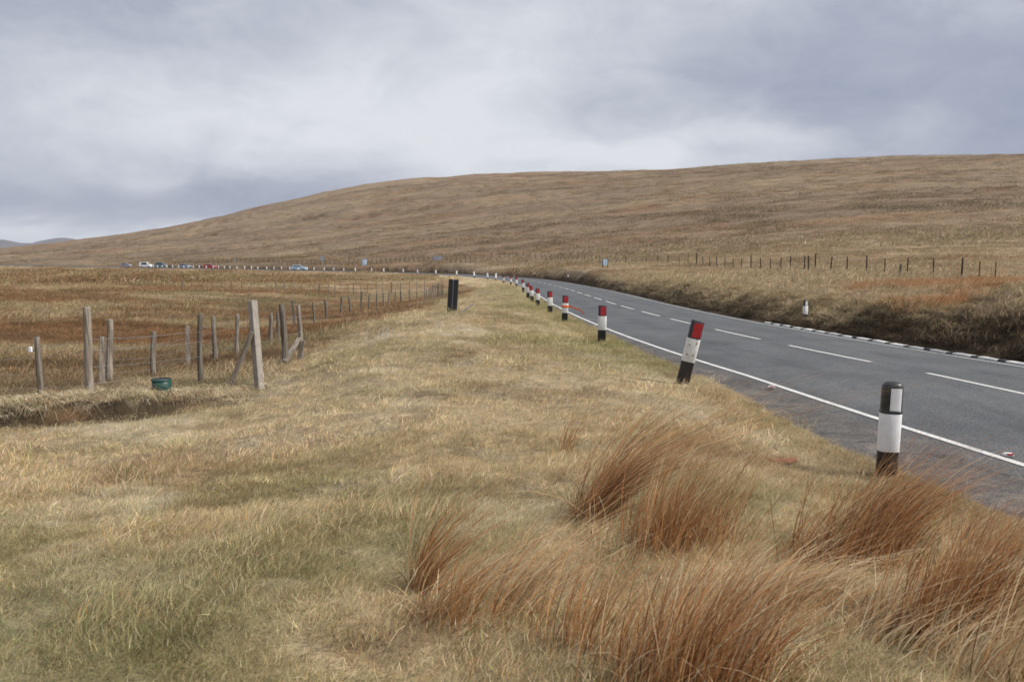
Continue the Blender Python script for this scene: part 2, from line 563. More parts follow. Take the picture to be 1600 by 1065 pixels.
class MB:
    """gathers simple shapes into one mesh"""
    def __init__(self):
        self.v, self.f = [], []

    def add(self, V, F):
        b = len(self.v)
        self.v += [tuple(p) for p in V]
        self.f += [tuple(i + b for i in q) for q in F]
        return self

    def loft(self, rings, cap=True):
        n = len(rings[0])
        V = [p for r_ in rings for p in r_]
        F = []
        for i in range(len(rings) - 1):
            for k in range(n):
                a, b = i * n + k, i * n + (k + 1) % n
                F.append((a, b, b + n, a + n))
        if cap:
            F.append(tuple(range(n - 1, -1, -1)))
            F.append(tuple(range((len(rings) - 1) * n, len(rings) * n)))
        return self.add(V, F)

    def box(self, c, s, rot=None, bev=0.0):
        M = rot or Matrix.Identity(3)
        x, y, z = (q / 2 for q in s)
        b = min(bev, x * .9, y * .9)
        ring = [(-x + b, -y), (x - b, -y), (x, -y + b), (x, y - b), (x - b, y), (-x + b, y), (-x, y - b), (-x, -y + b)] if b else \
            [(-x, -y), (x, -y), (x, y), (-x, y)]
        zs = [(-z, 1)] if not b else [(-z, 1 - b / max(x, y))]
        if b:
            zs += [(-z + b, 1), (z - b, 1), (z, 1 - b / max(x, y))]
        else:
            zs += [(z, 1)]
        rings = [[Vector(c) + M @ Vector((px * k, py * k, h)) for px, py in ring] for h, k in zs]
        return self.loft(rings)

    def tube(self, path, rad, n=6, cap=True):
        rings = []
        path = [Vector(p) for p in path]
        for i, p in enumerate(path):
            t = (path[min(i + 1, len(path) - 1)] - path[max(i - 1, 0)]).normalized()
            a = t.cross(Vector((0, 0, 1)))
            if a.length < 1e-3:
                a = Vector((1, 0, 0))
            a.normalize()
            b = a.cross(t).normalized()
            r_ = rad[i] if hasattr(rad, '__len__') else rad
            rings.append([p + (a * math.cos(2 * math.pi * k / n) + b * -math.sin(2 * math.pi * k / n)) * r_ for k in range(n)])
        return self.loft(rings, cap)

    def mesh(self, name, mat, smooth_=False):
        me = bpy.data.meshes.new(name)
        me.from_pydata([tuple(p) for p in self.v], [], self.f)
        me.validate()
        if smooth_:
            me.polygons.foreach_set('use_smooth', [True] * len(me.polygons))
        if mat:
            me.materials.append(mat)
        me.update()
        return me

    def build(self, name, mat, parent=None, smooth_=False, **kw):
        return link(name, self.mesh(name, mat, smooth_), parent, **kw)


def copy_tree(o, parent=None):
    c = o.copy()
    COL.objects.link(c)
    c.parent = parent
    for ch in list(o.children):
        copy_tree(ch, c)
    return c


# ------------------------------------------------------------------ materials
def new_mat(name):
    m = bpy.data.materials.new(name)
    m.use_nodes = True
    return m, NT(m.node_tree)


def finish(m, T, color, rough=0.8, spec=0.3, bump=None, bstr=0.3, bdist=0.02, metal=0.0, trans=0.0):
    p = T.n('ShaderNodeBsdfPrincipled', {'Base Color': color if isinstance(color, bpy.types.NodeSocket) else (*color, 1),
                                         'Roughness': rough, 'Specular IOR Level': spec, 'Metallic': metal})
    if bump is not None:
        b = T.n('ShaderNodeBump', {'Height': bump, 'Strength': bstr, 'Distance': bdist})
        T.link(b.outputs[0], p.inputs['Normal'])
    sh = p.outputs[0]
    if trans:
        tr = T.n('ShaderNodeBsdfTranslucent', {'Color': color if isinstance(color, bpy.types.NodeSocket) else (*color, 1)})
        sh = T.n('ShaderNodeMixShader', {0: trans, 1: sh, 2: tr.outputs[0]}).outputs[0]
    T.n('ShaderNodeOutputMaterial', {'Surface': sh})
    return m


def mat_ground():
    m, T = new_mat('turf')
    col = T.n('ShaderNodeAttribute', attribute_name='veg').outputs['Color']
    pos = T.n('ShaderNodeNewGeometry').outputs['Position']
    f1 = T.noise(pos, 9.0, 6, 0.7)
    f2 = T.noise(T.vmath('MULTIPLY', pos, (1.0, 1.6, 1.0)), 1.3, 7, 0.68, 0.4)
    f3 = T.noise(T.vmath('MULTIPLY', pos, (0.5, 1.5, 2.5)), 0.22, 8, 0.66, 0.6)
    k = T.math('MULTIPLY', T.math('MULTIPLY_ADD', f1, 0.9, 0.55), T.math('MULTIPLY_ADD', f2, 1.3, 0.35))
    k = T.math('MULTIPLY', k, T.math('MULTIPLY_ADD', f3, 1.1, 0.45))
    c = T.vmath('SCALE', col, None)
    T.link(k, c.node.inputs['Scale'])
    h = T.math('ADD', T.math('MULTIPLY', f2, 0.6), T.math('MULTIPLY', f3, 2.2))
    return finish(m, T, c, 0.95, 0.05, h, 0.8, 0.5)


def mat_blades():
    """grass instances: place colour times blade colour"""
    m, T = new_mat('grass_blades')
    tint = T.n('ShaderNodeAttribute', attribute_name='tint', attribute_type='INSTANCER').outputs['Color']
    bl = T.n('ShaderNodeAttribute', attribute_name='blade').outputs['Color']
    c = T.mix(1.0, tint, bl, 'MULTIPLY')
    return finish(m, T, c, 0.65, 0.18, trans=0.28)


def mat_tussock():
    m, T = new_mat('bent_grass')
    bl = T.n('ShaderNodeAttribute', attribute_name='blade').outputs['Color']
    return finish(m, T, bl, 0.55, 0.25, trans=0.25)


def mat_asphalt():
    m, T = new_mat('asphalt')
    pos = T.n('ShaderNodeNewGeometry').outputs['Position']
    lat = T.n('ShaderNodeAttribute', attribute_name='lat').outputs['Fac']      # metres right of the edge line
    big = T.noise(pos, 0.35, 5, 0.6, 0.6)
    mid = T.noise(T.vmath('MULTIPLY', pos, (2.2, 0.35, 1.0)), 1.0, 6, 0.6, 0.3)
    grain = T.noise(pos, 70.0, 3, 0.7)
    chips = T.n('ShaderNodeTexVoronoi', {'Vector': pos, 'Scale': 48.0}).outputs['Distance']
    base = T.ramp(T.math('MULTIPLY_ADD', T.math('SUBTRACT', mid, 0.5), 0.7, big),
                  [(0.25, (0.058, 0.063, 0.067)), (0.5, (0.086, 0.092, 0.096)), (0.75, (0.116, 0.123, 0.127))])
    # pale polished wheel tracks
    tr = None
    for c0 in (0.95, 2.55, 4.4, 6.0):
        q = T.math('DIVIDE', T.math('SUBTRACT', lat, c0), 0.42)
        g = T.math('EXPONENT', T.math('MULTIPLY', T.math('MULTIPLY', q, q), -1.0))
        tr = g if tr is None else T.math('ADD', tr, g)
    base = T.mix(T.math('MULTIPLY', tr, 0.22, clamp=True), base, (0.135, 0.14, 0.143))
    # older, dirtier surface outside the edge line
    out = T.n('ShaderNodeMapRange', {'Value': T.math('ADD', lat, T.math('MULTIPLY', T.math('SUBTRACT', big, 0.5), 0.5)),
                                     1: 0.05, 2: -0.35, 3: 0.0, 4: 1.0}).outputs[0]
    dirt = T.ramp(T.noise(pos, 1.7, 7, 0.68, 0.8), [(0.32, (0.055, 0.050, 0.047)), (0.52, (0.105, 0.096, 0.088)), (0.70, (0.20, 0.175, 0.145))])
    base = T.mix(T.math('MULTIPLY', out, 0.9), base, dirt)
    stone = T.ramp(T.n('ShaderNodeTexVoronoi', {'Vector': pos, 'Scale': 48.0}).outputs['Color'],
                   [(0.2, (0.6, 0.6, 0.6)), (0.8, (1.25, 1.25, 1.25)), (0.97, (1.9, 1.85, 1.8))])
    base = T.mix(0.75, base, T.mix(1.0, base, stone, 'MULTIPLY'))
    wv = T.vmath('ADD', pos, T.vmath('SCALE', T.noise(pos, 1.6, 4, 0.6, out=1), None))
    ck = T.n('ShaderNodeTexVoronoi', {'Vector': wv, 'Scale': 0.75}, feature='DISTANCE_TO_EDGE').outputs['Distance']
    ck = T.n('ShaderNodeMapRange', {'Value': ck, 1: 0.004, 2: 0.016, 3: 1.0, 4: 0.0}).outputs[0]
    ck = T.math('MULTIPLY', ck, T.math('MULTIPLY_ADD', out, 0.5, T.math('GREATER_THAN', big, 0.60)), clamp=True)
    base = T.mix(T.math('MULTIPLY', ck, 0.75), base, (0.03, 0.03, 0.03))
    seam = T.math('ABSOLUTE', T.math('SUBTRACT', T.math('ADD', lat, T.math('MULTIPLY', T.math('SUBTRACT', T.noise(pos, .8, 3), .5), .10)), 3.86))
    seam = T.math('LESS_THAN', seam, 0.016)
    base = T.mix(T.math('MULTIPLY', seam, 0.5), base, (0.035, 0.035, 0.037))
    rg = T.math('MULTIPLY_ADD', mid, 0.25, 0.62)
    return finish(m, T, base, rg, 0.35, T.math('ADD', T.math('MULTIPLY', grain, 0.5), chips), 0.5, 0.012)


def mat_line():
    m, T = new_mat('road_paint')
    pos = T.n('ShaderNodeNewGeometry').outputs['Position']
    w = T.noise(pos, 22.0, 6, 0.75)
    w2 = T.noise(pos, 2.5, 4, 0.6)
    f = T.ramp(T.math('MULTIPLY_ADD', w2, 0.4, T.math('MULTIPLY', w, 0.8)), [(0.40, (0.20, 0.20, 0.195)), (0.56, (0.56, 0.56, 0.54)), (0.8, (0.70, 0.70, 0.67))])
    return finish(m, T, f, 0.6, 0.3, w, 0.3, 0.004)


def mat_paint(name, rgb, rough=0.5, dirt=0.35, spec=0.4):
    m, T = new_mat(name)
    pos = T.n('ShaderNodeTexCoord').outputs['Object']
    n = T.noise(pos, 9.0, 7, 0.7, 0.5)
    n2 = T.noise(T.vmath('MULTIPLY', pos, (30, 30, 4)), 1.0, 5, 0.7)
    k = T.ramp(T.math('MULTIPLY_ADD', n2, 0.5, T.math('MULTIPLY', n, 0.6)), [(0.3, (1 - dirt,) * 3), (0.6, (1, 1, 1))])
    c = T.mix(1.0, (rgb[0], rgb[1], rgb[2]), k, 'MULTIPLY')
    return finish(m, T, c, T.math('MULTIPLY_ADD', n, 0.3, rough - 0.15), spec, n2, 0.15, 0.003)


def mat_wood():
    m, T = new_mat('weathered_wood')
    oc = T.n('ShaderNodeTexCoord').outputs['Object']
    rnd = T.n('ShaderNodeObjectInfo').outputs['Random']
    v = T.vmath('ADD', T.vmath('MULTIPLY', oc, (38, 38, 2.2)), T.n('ShaderNodeCombineXYZ', {0: T.math('MULTIPLY', rnd, 40)}).outputs[0])
    g = T.noise(v, 1.0, 7, 0.65, 0.6)
    s = T.noise(oc, 5.0, 5, 0.6)
    c = T.ramp(g, [(0.30, (0.035, 0.029, 0.024)), (0.46, (0.125, 0.105, 0.085)), (0.72, (0.30, 0.265, 0.22))])
    c = T.mix(T.math('MULTIPLY', T.math('GREATER_THAN', s, 0.60), 0.3), c, (0.13, 0.135, 0.085))
    k = T.vmath('SCALE', c, None)
    T.link(T.math('MULTIPLY_ADD', rnd, 0.7, 0.8), k.node.inputs['Scale'])
    return finish(m, T, k, 0.85, 0.2, g, 0.7, 0.012)


M_GROUND, M_BLADE, M_TUSS, M_ASPH, M_LINE, M_WOOD = mat_ground(), mat_blades(), mat_tussock(), mat_asphalt(), mat_line(), mat_wood()
M_WHITE = mat_paint('white_plastic', (0.74, 0.75, 0.76), 0.45, 0.24)
M_OLDWHITE = mat_paint('worn_white_paint', (0.68, 0.68, 0.65), 0.6, 0.35)
M_BLACK = mat_paint('black_plastic', (0.022, 0.024, 0.028), 0.42, 0.3, 0.5)
M_OLDBLACK = mat_paint('faded_black_paint', (0.035, 0.037, 0.045), 0.6, 0.4)
M_RED = mat_paint('red_reflector', (0.42, 0.018, 0.028), 0.3, 0.25, 0.6)
M_ORANGE = mat_paint('orange_tape', (0.75, 0.14, 0.03), 0.45, 0.2)
M_RUSTY = mat_paint('rust', (0.22, 0.075, 0.035), 0.8, 0.5)
M_GREEN = mat_paint('green_plastic', (0.008, 0.060, 0.050), 0.5, 0.3)
M_GREY = mat_paint('grey_metal', (0.30, 0.32, 0.36), 0.5, 0.2)
M_SIGNBLUE = mat_paint('pale_blue_sign_face', (0.42, 0.58, 0.74), 0.4, 0.1)
M_KERBW = mat_paint('kerb_white', (0.70, 0.70, 0.67), 0.7, 0.4)
M_KERBB = mat_paint('kerb_black', (0.055, 0.053, 0.053), 0.7, 0.4)
M_DARKWOOD = mat_paint('dark_brown_wood', (0.060, 0.042, 0.030), 0.85, 0.4, 0.2)  # darker brown than the left-hand fence posts
M_PALEWOOD = mat_paint('bleached_wood', (0.33, 0.30, 0.265), 0.85, 0.55, 0.2)
M_WIRE = mat_paint('galvanised_wire', (0.22, 0.22, 0.22), 0.5, 0.2)
M_GLASS = mat_paint('car_glass', (0.03, 0.035, 0.04), 0.1, 0.05, 0.8)
M_TYRE = mat_paint('tyre_rubber', (0.02, 0.02, 0.02), 0.8, 0.2)
M_LAMP = mat_paint('lamp_lens', (0.75, 0.77, 0.8), 0.15, 0.05, 0.8)
M_STALK = mat_paint('dead_stalk', (0.50, 0.47, 0.44), 0.8, 0.2)

# ------------------------------------------------------------------ GROUND: one polar sheet to the horizon
front = np.linspace(-40, 40, 641)
side = np.r_[np.linspace(-180, -40, 71)[:-1], front, np.linspace(40, 180, 71)[1:-1]]
TH = np.radians(side)
RR = np.r_[0.4, np.exp(np.linspace(math.log(0.8), math.log(1100), 540)), np.exp(np.linspace(math.log(1130), math.log(9500), 40))]
nt, nr = len(TH), len(RR)
gx = (RR[:, None] * np.sin(TH)[None]).ravel()
gy = (RR[:, None] * np.cos(TH)[None]).ravel()
gi = ground_info(gx, gy)
ii = np.arange(nr - 1)[:, None] * nt + np.arange(nt)[None]
jj = np.arange(nr - 1)[:, None] * nt + (np.arange(nt)[None] + 1) % nt
quads = np.stack([ii, ii + nt, jj + nt, jj], -1).reshape(-1, 4)[:, ::-1]
GV = np.c_[gx, gy, gi['z']]
GV = np.r_[GV, [[0, 0, gi['z'][:nt].mean()]]]
fan = np.c_[np.full(nt, len(GV) - 1), np.arange(nt), (np.arange(nt) + 1) % nt][:, ::-1]
me = mesh_np('ground', GV, [quads, fan], M_GROUND)
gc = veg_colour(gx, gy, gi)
# darker thatch and peat, with shade between the blades put into the colour
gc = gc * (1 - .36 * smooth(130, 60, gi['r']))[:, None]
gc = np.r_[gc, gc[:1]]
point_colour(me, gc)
ground = tag(link('ground', me), kind='structure')

# far hills beyond the moor
hx = np.linspace(-5200, 900, 160)
hy = np.linspace(5200, 8200, 25)
HX, HY = np.meshgrid(hx, hy)
pxs = HX / 6500 * FPX + 800
prof = np.interp(pxs, [-300, -120, -40, 0, 30, 62, 82, 98, 112, 124, 150, 220, 400, 900], [20, 34, 22, 27, 21, 19, 23, 28.5, 28.5, 22, 15, 8, -2, -6])
cross = np.exp(-((HY - 6500) / 650) ** 2)
HZ = EYE - 60 + (prof / FPX * 6500 + 60) * cross + fbm(HX / 400, HY / 400, 301, 5) * 34 * (0.3 + cross)
ncol = len(hx)
a = (np.arange(len(hy) - 1)[:, None] * ncol + np.arange(ncol - 1)[None]).ravel()
m, T = new_mat('heather_moorland')
pos = T.n('ShaderNodeNewGeometry').outputs['Position']
hc = T.ramp(T.noise(pos, 0.006, 6, 0.6), [(0.35, (0.06, 0.05, 0.05)), (0.65, (0.12, 0.095, 0.075))])
M_HEATH = finish(m, T, hc, 0.95, 0.05)
hills = tag(link('hills', mesh_np('hills', np.c_[HX.ravel(), HY.ravel(), HZ.ravel()], np.c_[a, a + 1, a + 1 + ncol, a + ncol], M_HEATH)), kind='structure')

# ------------------------------------------------------------------ ROAD
s0, s1 = 30.0, ARC[-1] - 2
rs = np.r_[np.arange(s0, s_at_Y(45), 0.3), np.arange(s_at_Y(45), s1, 2.0)]
cols = np.r_[-1.0, -0.85, -0.6, -0.3, 0.0, np.linspace(0.5, WIDTH, 14), WIDTH + 0.18]
RV, LAT = [], []
shs = asphalt_edge(rs)
for c_ in cols:
    dd = shs * c_ if c_ < 0 else np.full(len(rs), c_)
    x, y, z = road_pt(rs, dd)
    camber = road_z(dd, rs)
    RV.append(np.c_[x, y, z + camber])
    LAT.append(dd)
nc = len(cols)
RV = np.stack(RV, 1).reshape(-1, 3)
LAT = np.stack(LAT, 1).ravel()
a = (np.arange(len(rs) - 1)[:, None] * nc + np.arange(nc - 1)[None]).ravel()
me = mesh_np('road', RV, np.c_[a, a + 1, a + 1 + nc, a + nc], M_ASPH)
la_ = me.attributes.new('lat', 'FLOAT', 'POINT')
la_.data.foreach_set('value', LAT.astype(np.float32))
road = tag(link('road', me), kind='structure')


def strip(sa, sb, d, w, lift=0.004, step=0.5):
    n = max(2, int((sb - sa) / step) + 1)
    q = np.linspace(sa, sb, n)
    V = []
    jit = 0.012 * (vnoise(q * 3.0, q * 0 + d, 5) - 0.5)
    for e in (-w / 2, w / 2):
        x, y, z = road_pt(q, d + e + jit)
        V.append(np.c_[x, y, z + road_z(np.full(n, d + e), q) + lift])
    V = np.concatenate(V)
    i = np.arange(n - 1)
    return mesh_np('paint', V, np.c_[i, i + n, i + 1 + n, i + 1])


def paint(name, *args, **kw):
    me_ = strip(*args, **kw)
    me_.materials.append(M_LINE)
    return link(name, me_, road)


paint('edge_line', s0 + 1, s1 - 2, 0.0, 0.105)
paint('edge_line', s0 + 1, s1 - 2, WIDTH - 0.12, 0.08)
sd = s_at_Y(21.2)           # far end of one dash, seen in the photo
k = -4
while sd + k * 6.1 < s_at_Y(170):
    paint('centre_dash', sd + k * 6.1 - 4.1, sd + k * 6.1, WIDTH / 2 - 0.02, 0.105)
    k += 1

# painted kerb on the far side of the carriageway
kerb = tag(empty('kerb', (0, 0, 0)), kind='structure')
kerb.location = Vector(road_pt(s_at_Y(20), WIDTH + 0.2))
kb = []
for w_, mt in ((0.72, M_KERBW), (0.30, M_KERBB)):
    b = MB()
    b.box((0, 0, 0.0), (0.20, w_ - 0.012, 0.30), bev=0.018)
    kb.append((w_, b.mesh('kerbstone', mt)))
q = s_at_Y(33.0) + 0.4
n = 0
while q > s_at_Y(7):
    w_, me_ = kb[n % 2]
    sc_ = q - w_ / 2
    x, y, z = road_pt(sc_, WIDTH + 0.31)
    i = int(np.searchsorted(ARC, sc_))
    a = math.atan2(-TAN[i, 0], TAN[i, 1])
    o = link('kerbstone', me_, kerb)
    o.location = Vector((x, y, z + float(road_z(WIDTH + .2, sc_)) - 0.116 + 0.012 * random.uniform(-1, 1))) - kerb.location
    o.rotation_euler = (random.uniform(-.01, .01), random.uniform(-.03, .03), a + random.uniform(-.012, .012))
    q -= w_
    n += 1

# ------------------------------------------------------------------ marker posts
def dring(w, dp, z, k=1.0, n=16, e=0.72):
    """rounded rectangle ring"""
    out = []
    for i in range(n):
        t = 2 * math.pi * (i + 0.5) / n
        c, s = math.cos(t), math.sin(t)
        out.append(Vector((math.copysign(abs(c) ** e, c) * w / 2 * k, math.copysign(abs(s) ** e, s) * dp / 2 * k, z)))
    return out


def panel(w, h, z, y, t=0.006, bev=0.004):
    return MB().box((0, y, z), (w, t, h), bev=0)


def round_top_post():
    r_ = empty('marker_post', (0, 0, 0))
    W_, D_ = 0.192, 0.16
    b = MB()
    b.loft([dring(W_, D_, -0.30), dring(W_, D_, 0.92), dring(W_ * 1.0, D_, 0.955), dring(W_, D_, 0.985, 0.97), dring(W_, D_, 1.008, 0.86),
            dring(W_, D_, 1.022, 0.66), dring(W_, D_, 1.03, 0.36), dring(W_, D_, 1.032, 0.1)])
    b.build('post_body', M_BLACK, r_, True)
    b = MB()
    b.loft([dring(W_ + .008, D_ + .008, 0.30), dring(W_ + .010, D_ + .010, 0.305), dring(W_ + .010, D_ + .010, 0.695), dring(W_ + .008, D_ + .008, 0.70)])
    b.build('white_sleeve', M_WHITE, r_, True)
    b = MB()
    b.loft([dring(W_ + .010, D_ + .010, 0.700), dring(W_ + .014, D_ + .014, 0.704), dring(W_ + .014, D_ + .014, 0.726), dring(W_ + .002, D_ + .002, 0.735)])
    b.build('black_collar', M_BLACK, r_, True)
    # curved reflector on the front right
    b = MB()
    rings = []
    for z in (0.735, 0.965):
        o_, i_ = [], []
        for u in np.linspace(-0.25, 0.72, 7):
            t = -math.pi / 2 + u * 0.9
            c, s = math.cos(t), math.sin(t)
            e = 0.72
            p = (math.copysign(abs(c) ** e, c) * W_ / 2, math.copysign(abs(s) ** e, s) * D_ / 2)
            o_.append(Vector((p[0] * 1.05, p[1] * 1.05, z)))
            i_.append(Vector((p[0] * .99, p[1] * .99, z)))
        rings.append(o_ + i_[::-1])
    b.loft(rings)
    b.build('reflector', M_WHITE, r_, False)
    return r_


def red_post(red=True, white=0.36, w=0.215, d=0.15, mid=None):
    r_ = empty('marker_post', (0, 0, 0))
    MB().loft([dring(w, d, -0.3, e=.45), dring(w, d, 0.985, e=.45), dring(w, d, 1.0, .93, e=.45)]).build('post_body', M_OLDBLACK, r_, True)
    MB().loft([dring(w + .008, d + .008, 0.36, e=.45), dring(w + .010, d + .010, 0.364, e=.45), dring(w + .010, d + .010, 0.72, e=.45), dring(w + .008, d + .008, 0.724, e=.45)]
              ).build('white_band', M_OLDWHITE, r_, True)
    MB().box((0.018, -d / 2 - 0.003, 0.855), (w * .66, 0.012, 0.225), bev=0.004).build('reflector', M_RED if red else M_BLACK, r_)
    return r_


def set_post(o, px, py, Y, h, lean=(0, 0), yaw=0.0, dz=0.0):
    p = place(px, py, Y)
    o.location = p + Vector((0, 0, dz))
    o.rotation_euler = (lean[1], lean[0], yaw)
    o.scale = (1, 1, h)
    return o


G_NEAR = 'marker posts along the left verge'
p1 = tag(round_top_post(), 'nearest marker post with rounded black cap, broad white sleeve and tussock at its foot', 'marker post', G_NEAR)
set_post(p1, 1384, 748, 8.15, 0.93, (R(1.6), 0), R(-8))
proto = red_post()
tag(proto, 'leaning red, white and black marker post, second from the camera along the road', 'marker post', G_NEAR)
set_post(proto, 1066, 598, 14.3, 1.10, (R(12.5), R(3)), R(-6))
for x_, z_ in ((-.055, .47), (.05, .47), (-.05, .62), (.06, .66)):
    MB().box((x_, -0.083, z_), (0.016, 0.01, 0.03), bev=0.003).build('rusty_bolt', M_RUSTY, proto)
plain = red_post()
tag(plain, 'upright red-topped marker post, third from the camera along the left verge', 'marker post', G_NEAR)
set_post(plain, 940, 534, 22.2, 1.0, (R(1), 0), R(-4))
NEARP = [  # px, base y, metres ahead, height, lean, label
    (882, 506, 30.6, .97, 2, 'red-topped marker post with orange tape tied round its white band'),
    (859.5, 489, 36.8, .99, -1, 'red-topped marker post just beyond the orange-taped one, fifth from the camera'),
    (840, 480, 43.5, .92, 0, 'red-topped marker post sixth from the camera, at the foot of the bend'),
    (831.5, 468, 49, .93, -5, 'red-topped marker post seventh from the camera, half overlapping its neighbour'),
    (825, 461, 56, 1.0, 0, 'eighth marker post from the camera, red above a tall white band'),
    (817.5, 453, 71, 1.04, -2, 'ninth marker post from the camera, the last clearly red-topped one of the close cluster'),
    (807, 448, 80, 1.0, 0, 'tenth marker post from the camera, small dull red top beside the bend'),
    (798, 444.5, 93, .95, 2, 'eleventh marker post from the camera, small dull red top at the bend'),
    (787, 441.5, 105, .95, 0, 'twelfth marker post from the camera, small dull red top in the bend'),
]
for px, py, Y, h, ln, lab in NEARP:
    o = copy_tree(plain)
    tag(o, lab, 'marker post', G_NEAR)
    set_post(o, px, py, Y, h, (R(ln), 0), R(random.uniform(-6, 6)))
    if px == 882:
        taped = o
MB().loft([dring(.238, .172, 0.555, e=.45), dring(.240, .174, 0.56, e=.45), dring(.240, .174, 0.632, e=.45), dring(.238, .172, 0.64, e=.45)]).build('orange_tape', M_ORANGE, taped, True)
b = MB()
tl = [(0.11 + 0.07 * i + 0, -0.04 - 0.012 * i, 0.60 - 0.0035 * i * i + 0.02 * math.sin(i * 1.3)) for i in range(9)]
b.loft([[Vector(p) + Vector((0, 0, -.028)), Vector(p) + Vector((0, .004, -.028)), Vector(p) + Vector((0, .004, .028)), Vector(p) + Vector((0, 0, .028))] for p in tl])
b.build('tape_tail', M_ORANGE, taped)

# black and white posts of the distant row
whitep = empty('marker_post', (0, 0, 0))
MB().loft([dring(.2, .14, -0.3, e=.45), dring(.2, .14, 0.985, e=.45), dring(.2, .14, 1.0, .93, e=.45)]).build('post_body', M_OLDBLACK, whitep, True)
MB().loft([dring(.21, .15, 0.26, e=.45), dring(.212, .152, 0.265, e=.45), dring(.212, .152, 0.895, e=.45), dring(.21, .15, 0.9, e=.45)]).build('white_band', M_WHITE, whitep, True)
MB().box((0.0, -.075, 0.945), (.12, .012, .07), bev=0.004).build('reflector', M_OLDWHITE, whitep)
FAR_LAB = 'tiny white marker post in the distant row along the far road edge'
MIDS = {774.6: 'white marker post with black foot just left of the red-topped ones', 762: 'white marker post with a black top and foot, right of the black slab post',
        741: 'small white marker post standing between two others right above the black slab post',
        713.6: 'white marker post directly behind the top of the black slab post'}
G_FAR = 'distant white marker posts'
far_px = [774.6, 762, 741, 713.6, 681, 653, 630, 600, 581, 555, 537, 521.6, 506, 491, 480, 466, 453, 440, 428, 417, 403, 393, 382, 370, 359, 351,
          341, 333, 322, 311.6, 302, 294, 287, 279, 270, 261, 253, 246, 240]
sg = np.linspace(s_at_Y(90), ARC[-1] - 20, 1500)
lx, ly, lz = road_pt(sg, -0.95)
dvec = np.array([lx, ly, lz - EYE])
cyc = dvec[1] * math.cos(PITCH) - dvec[2] * math.sin(PITCH)
lpx = 800 + FPX * dvec[0] / cyc
first = True
ORD = ['first', 'second', 'third', 'fourth', 'fifth', 'sixth', 'seventh', 'eighth', 'ninth', 'tenth', 'eleventh', 'twelfth', 'thirteenth', 'fourteenth', 'fifteenth']
_right = sorted(p_ for p_ in far_px if 470 < p_ < 700)
_mid = sorted(p_ for p_ in far_px if 328 < p_ < 462)
_at = [p_ for p_ in far_px if 462 <= p_ <= 470]
_left = sorted((p_ for p_ in far_px if p_ <= 328), reverse=True)
for i_, p_ in enumerate(_right):
    MIDS[p_] = f'{ORD[i_]} small white marker post right of the distant light blue car'
for i_, p_ in enumerate(_mid):
    MIDS[p_] = f'{ORD[i_]} tiny white marker post right of the distant red car'
for i_, p_ in enumerate(_left):
    MIDS[p_] = f'{ORD[i_]} tiny white marker post left of the red car, counting leftwards'
for p_ in _at:
    MIDS[p_] = 'small white marker post standing right in front of the light blue car'
for px in far_px:
    i = int(np.abs(lpx - px).argmin())
    o = whitep if first else copy_tree(whitep)
    first = False
    tag(o, MIDS.get(px, FAR_LAB), 'marker post', G_FAR)
    o.location = (lx[i], ly[i], G(lx[i], ly[i]))
    o.rotation_euler = (0, R(random.uniform(-3, 3)), R(random.uniform(-20, 20)))
    o.scale = (1.15, 1.15, random.uniform(1.0, 1.12))

# posts on the right-hand side
def stub(name_label, px, py, Y, h):
    r_ = empty('marker_post', place(px, py, Y))
    MB().loft([dring(.17, .12, -.3), dring(.17, .12, h * .96), dring(.17, .12, h, .8)]).build('post_body', M_BLACK, r_, True)
    MB().loft([dring(.18, .13, h * .34), dring(.182, .132, h * .345), dring(.182, .132, h * .72), dring(.18, .13, h * .725)]).build('white_band', M_WHITE, r_, True)
    MB().box((0.0, -.062, h * .84), (.09, .012, h * .2), bev=.003).build('reflector', M_OLDWHITE, r_)
    return tag(r_, name_label, 'marker post', 'marker posts across the road')


# ------------------------------------------------------------------ fences
post_meshes = []
for v in range(6):
    b = MB()
    rings = []
    sq_ = v % 3 == 2
    ph = random.random() * 6
    for z in (-0.35, 0.0, 0.3, 0.6, 0.85, 0.985, 1.0):
        n = 4 if sq_ else 9
        bx, by = 0.012 * math.sin(z * 3 + ph), 0.012 * math.cos(z * 4 + ph)
        k = (1.05 - 0.18 * z) * (0.86 if z == 1.0 else 1)
        rings.append([Vector((bx + 0.045 * k * (1.2 if sq_ else 1) * math.cos(2 * math.pi * (i + .5) / n) * (1 + (0 if sq_ else .07 * math.sin(i * 2.3 + ph))),
                              by + 0.045 * k * (1.2 if sq_ else 1) * math.sin(2 * math.pi * (i + .5) / n) * (1 + (0 if sq_ else .07 * math.cos(i * 1.7 + ph))),
                              z + (0.012 * math.sin(i * 1.9 + ph) if z == 1.0 else 0))) for i in range(n)])
    b.loft(rings)
    post_meshes.append(b.mesh('post', M_WOOD, not sq_))


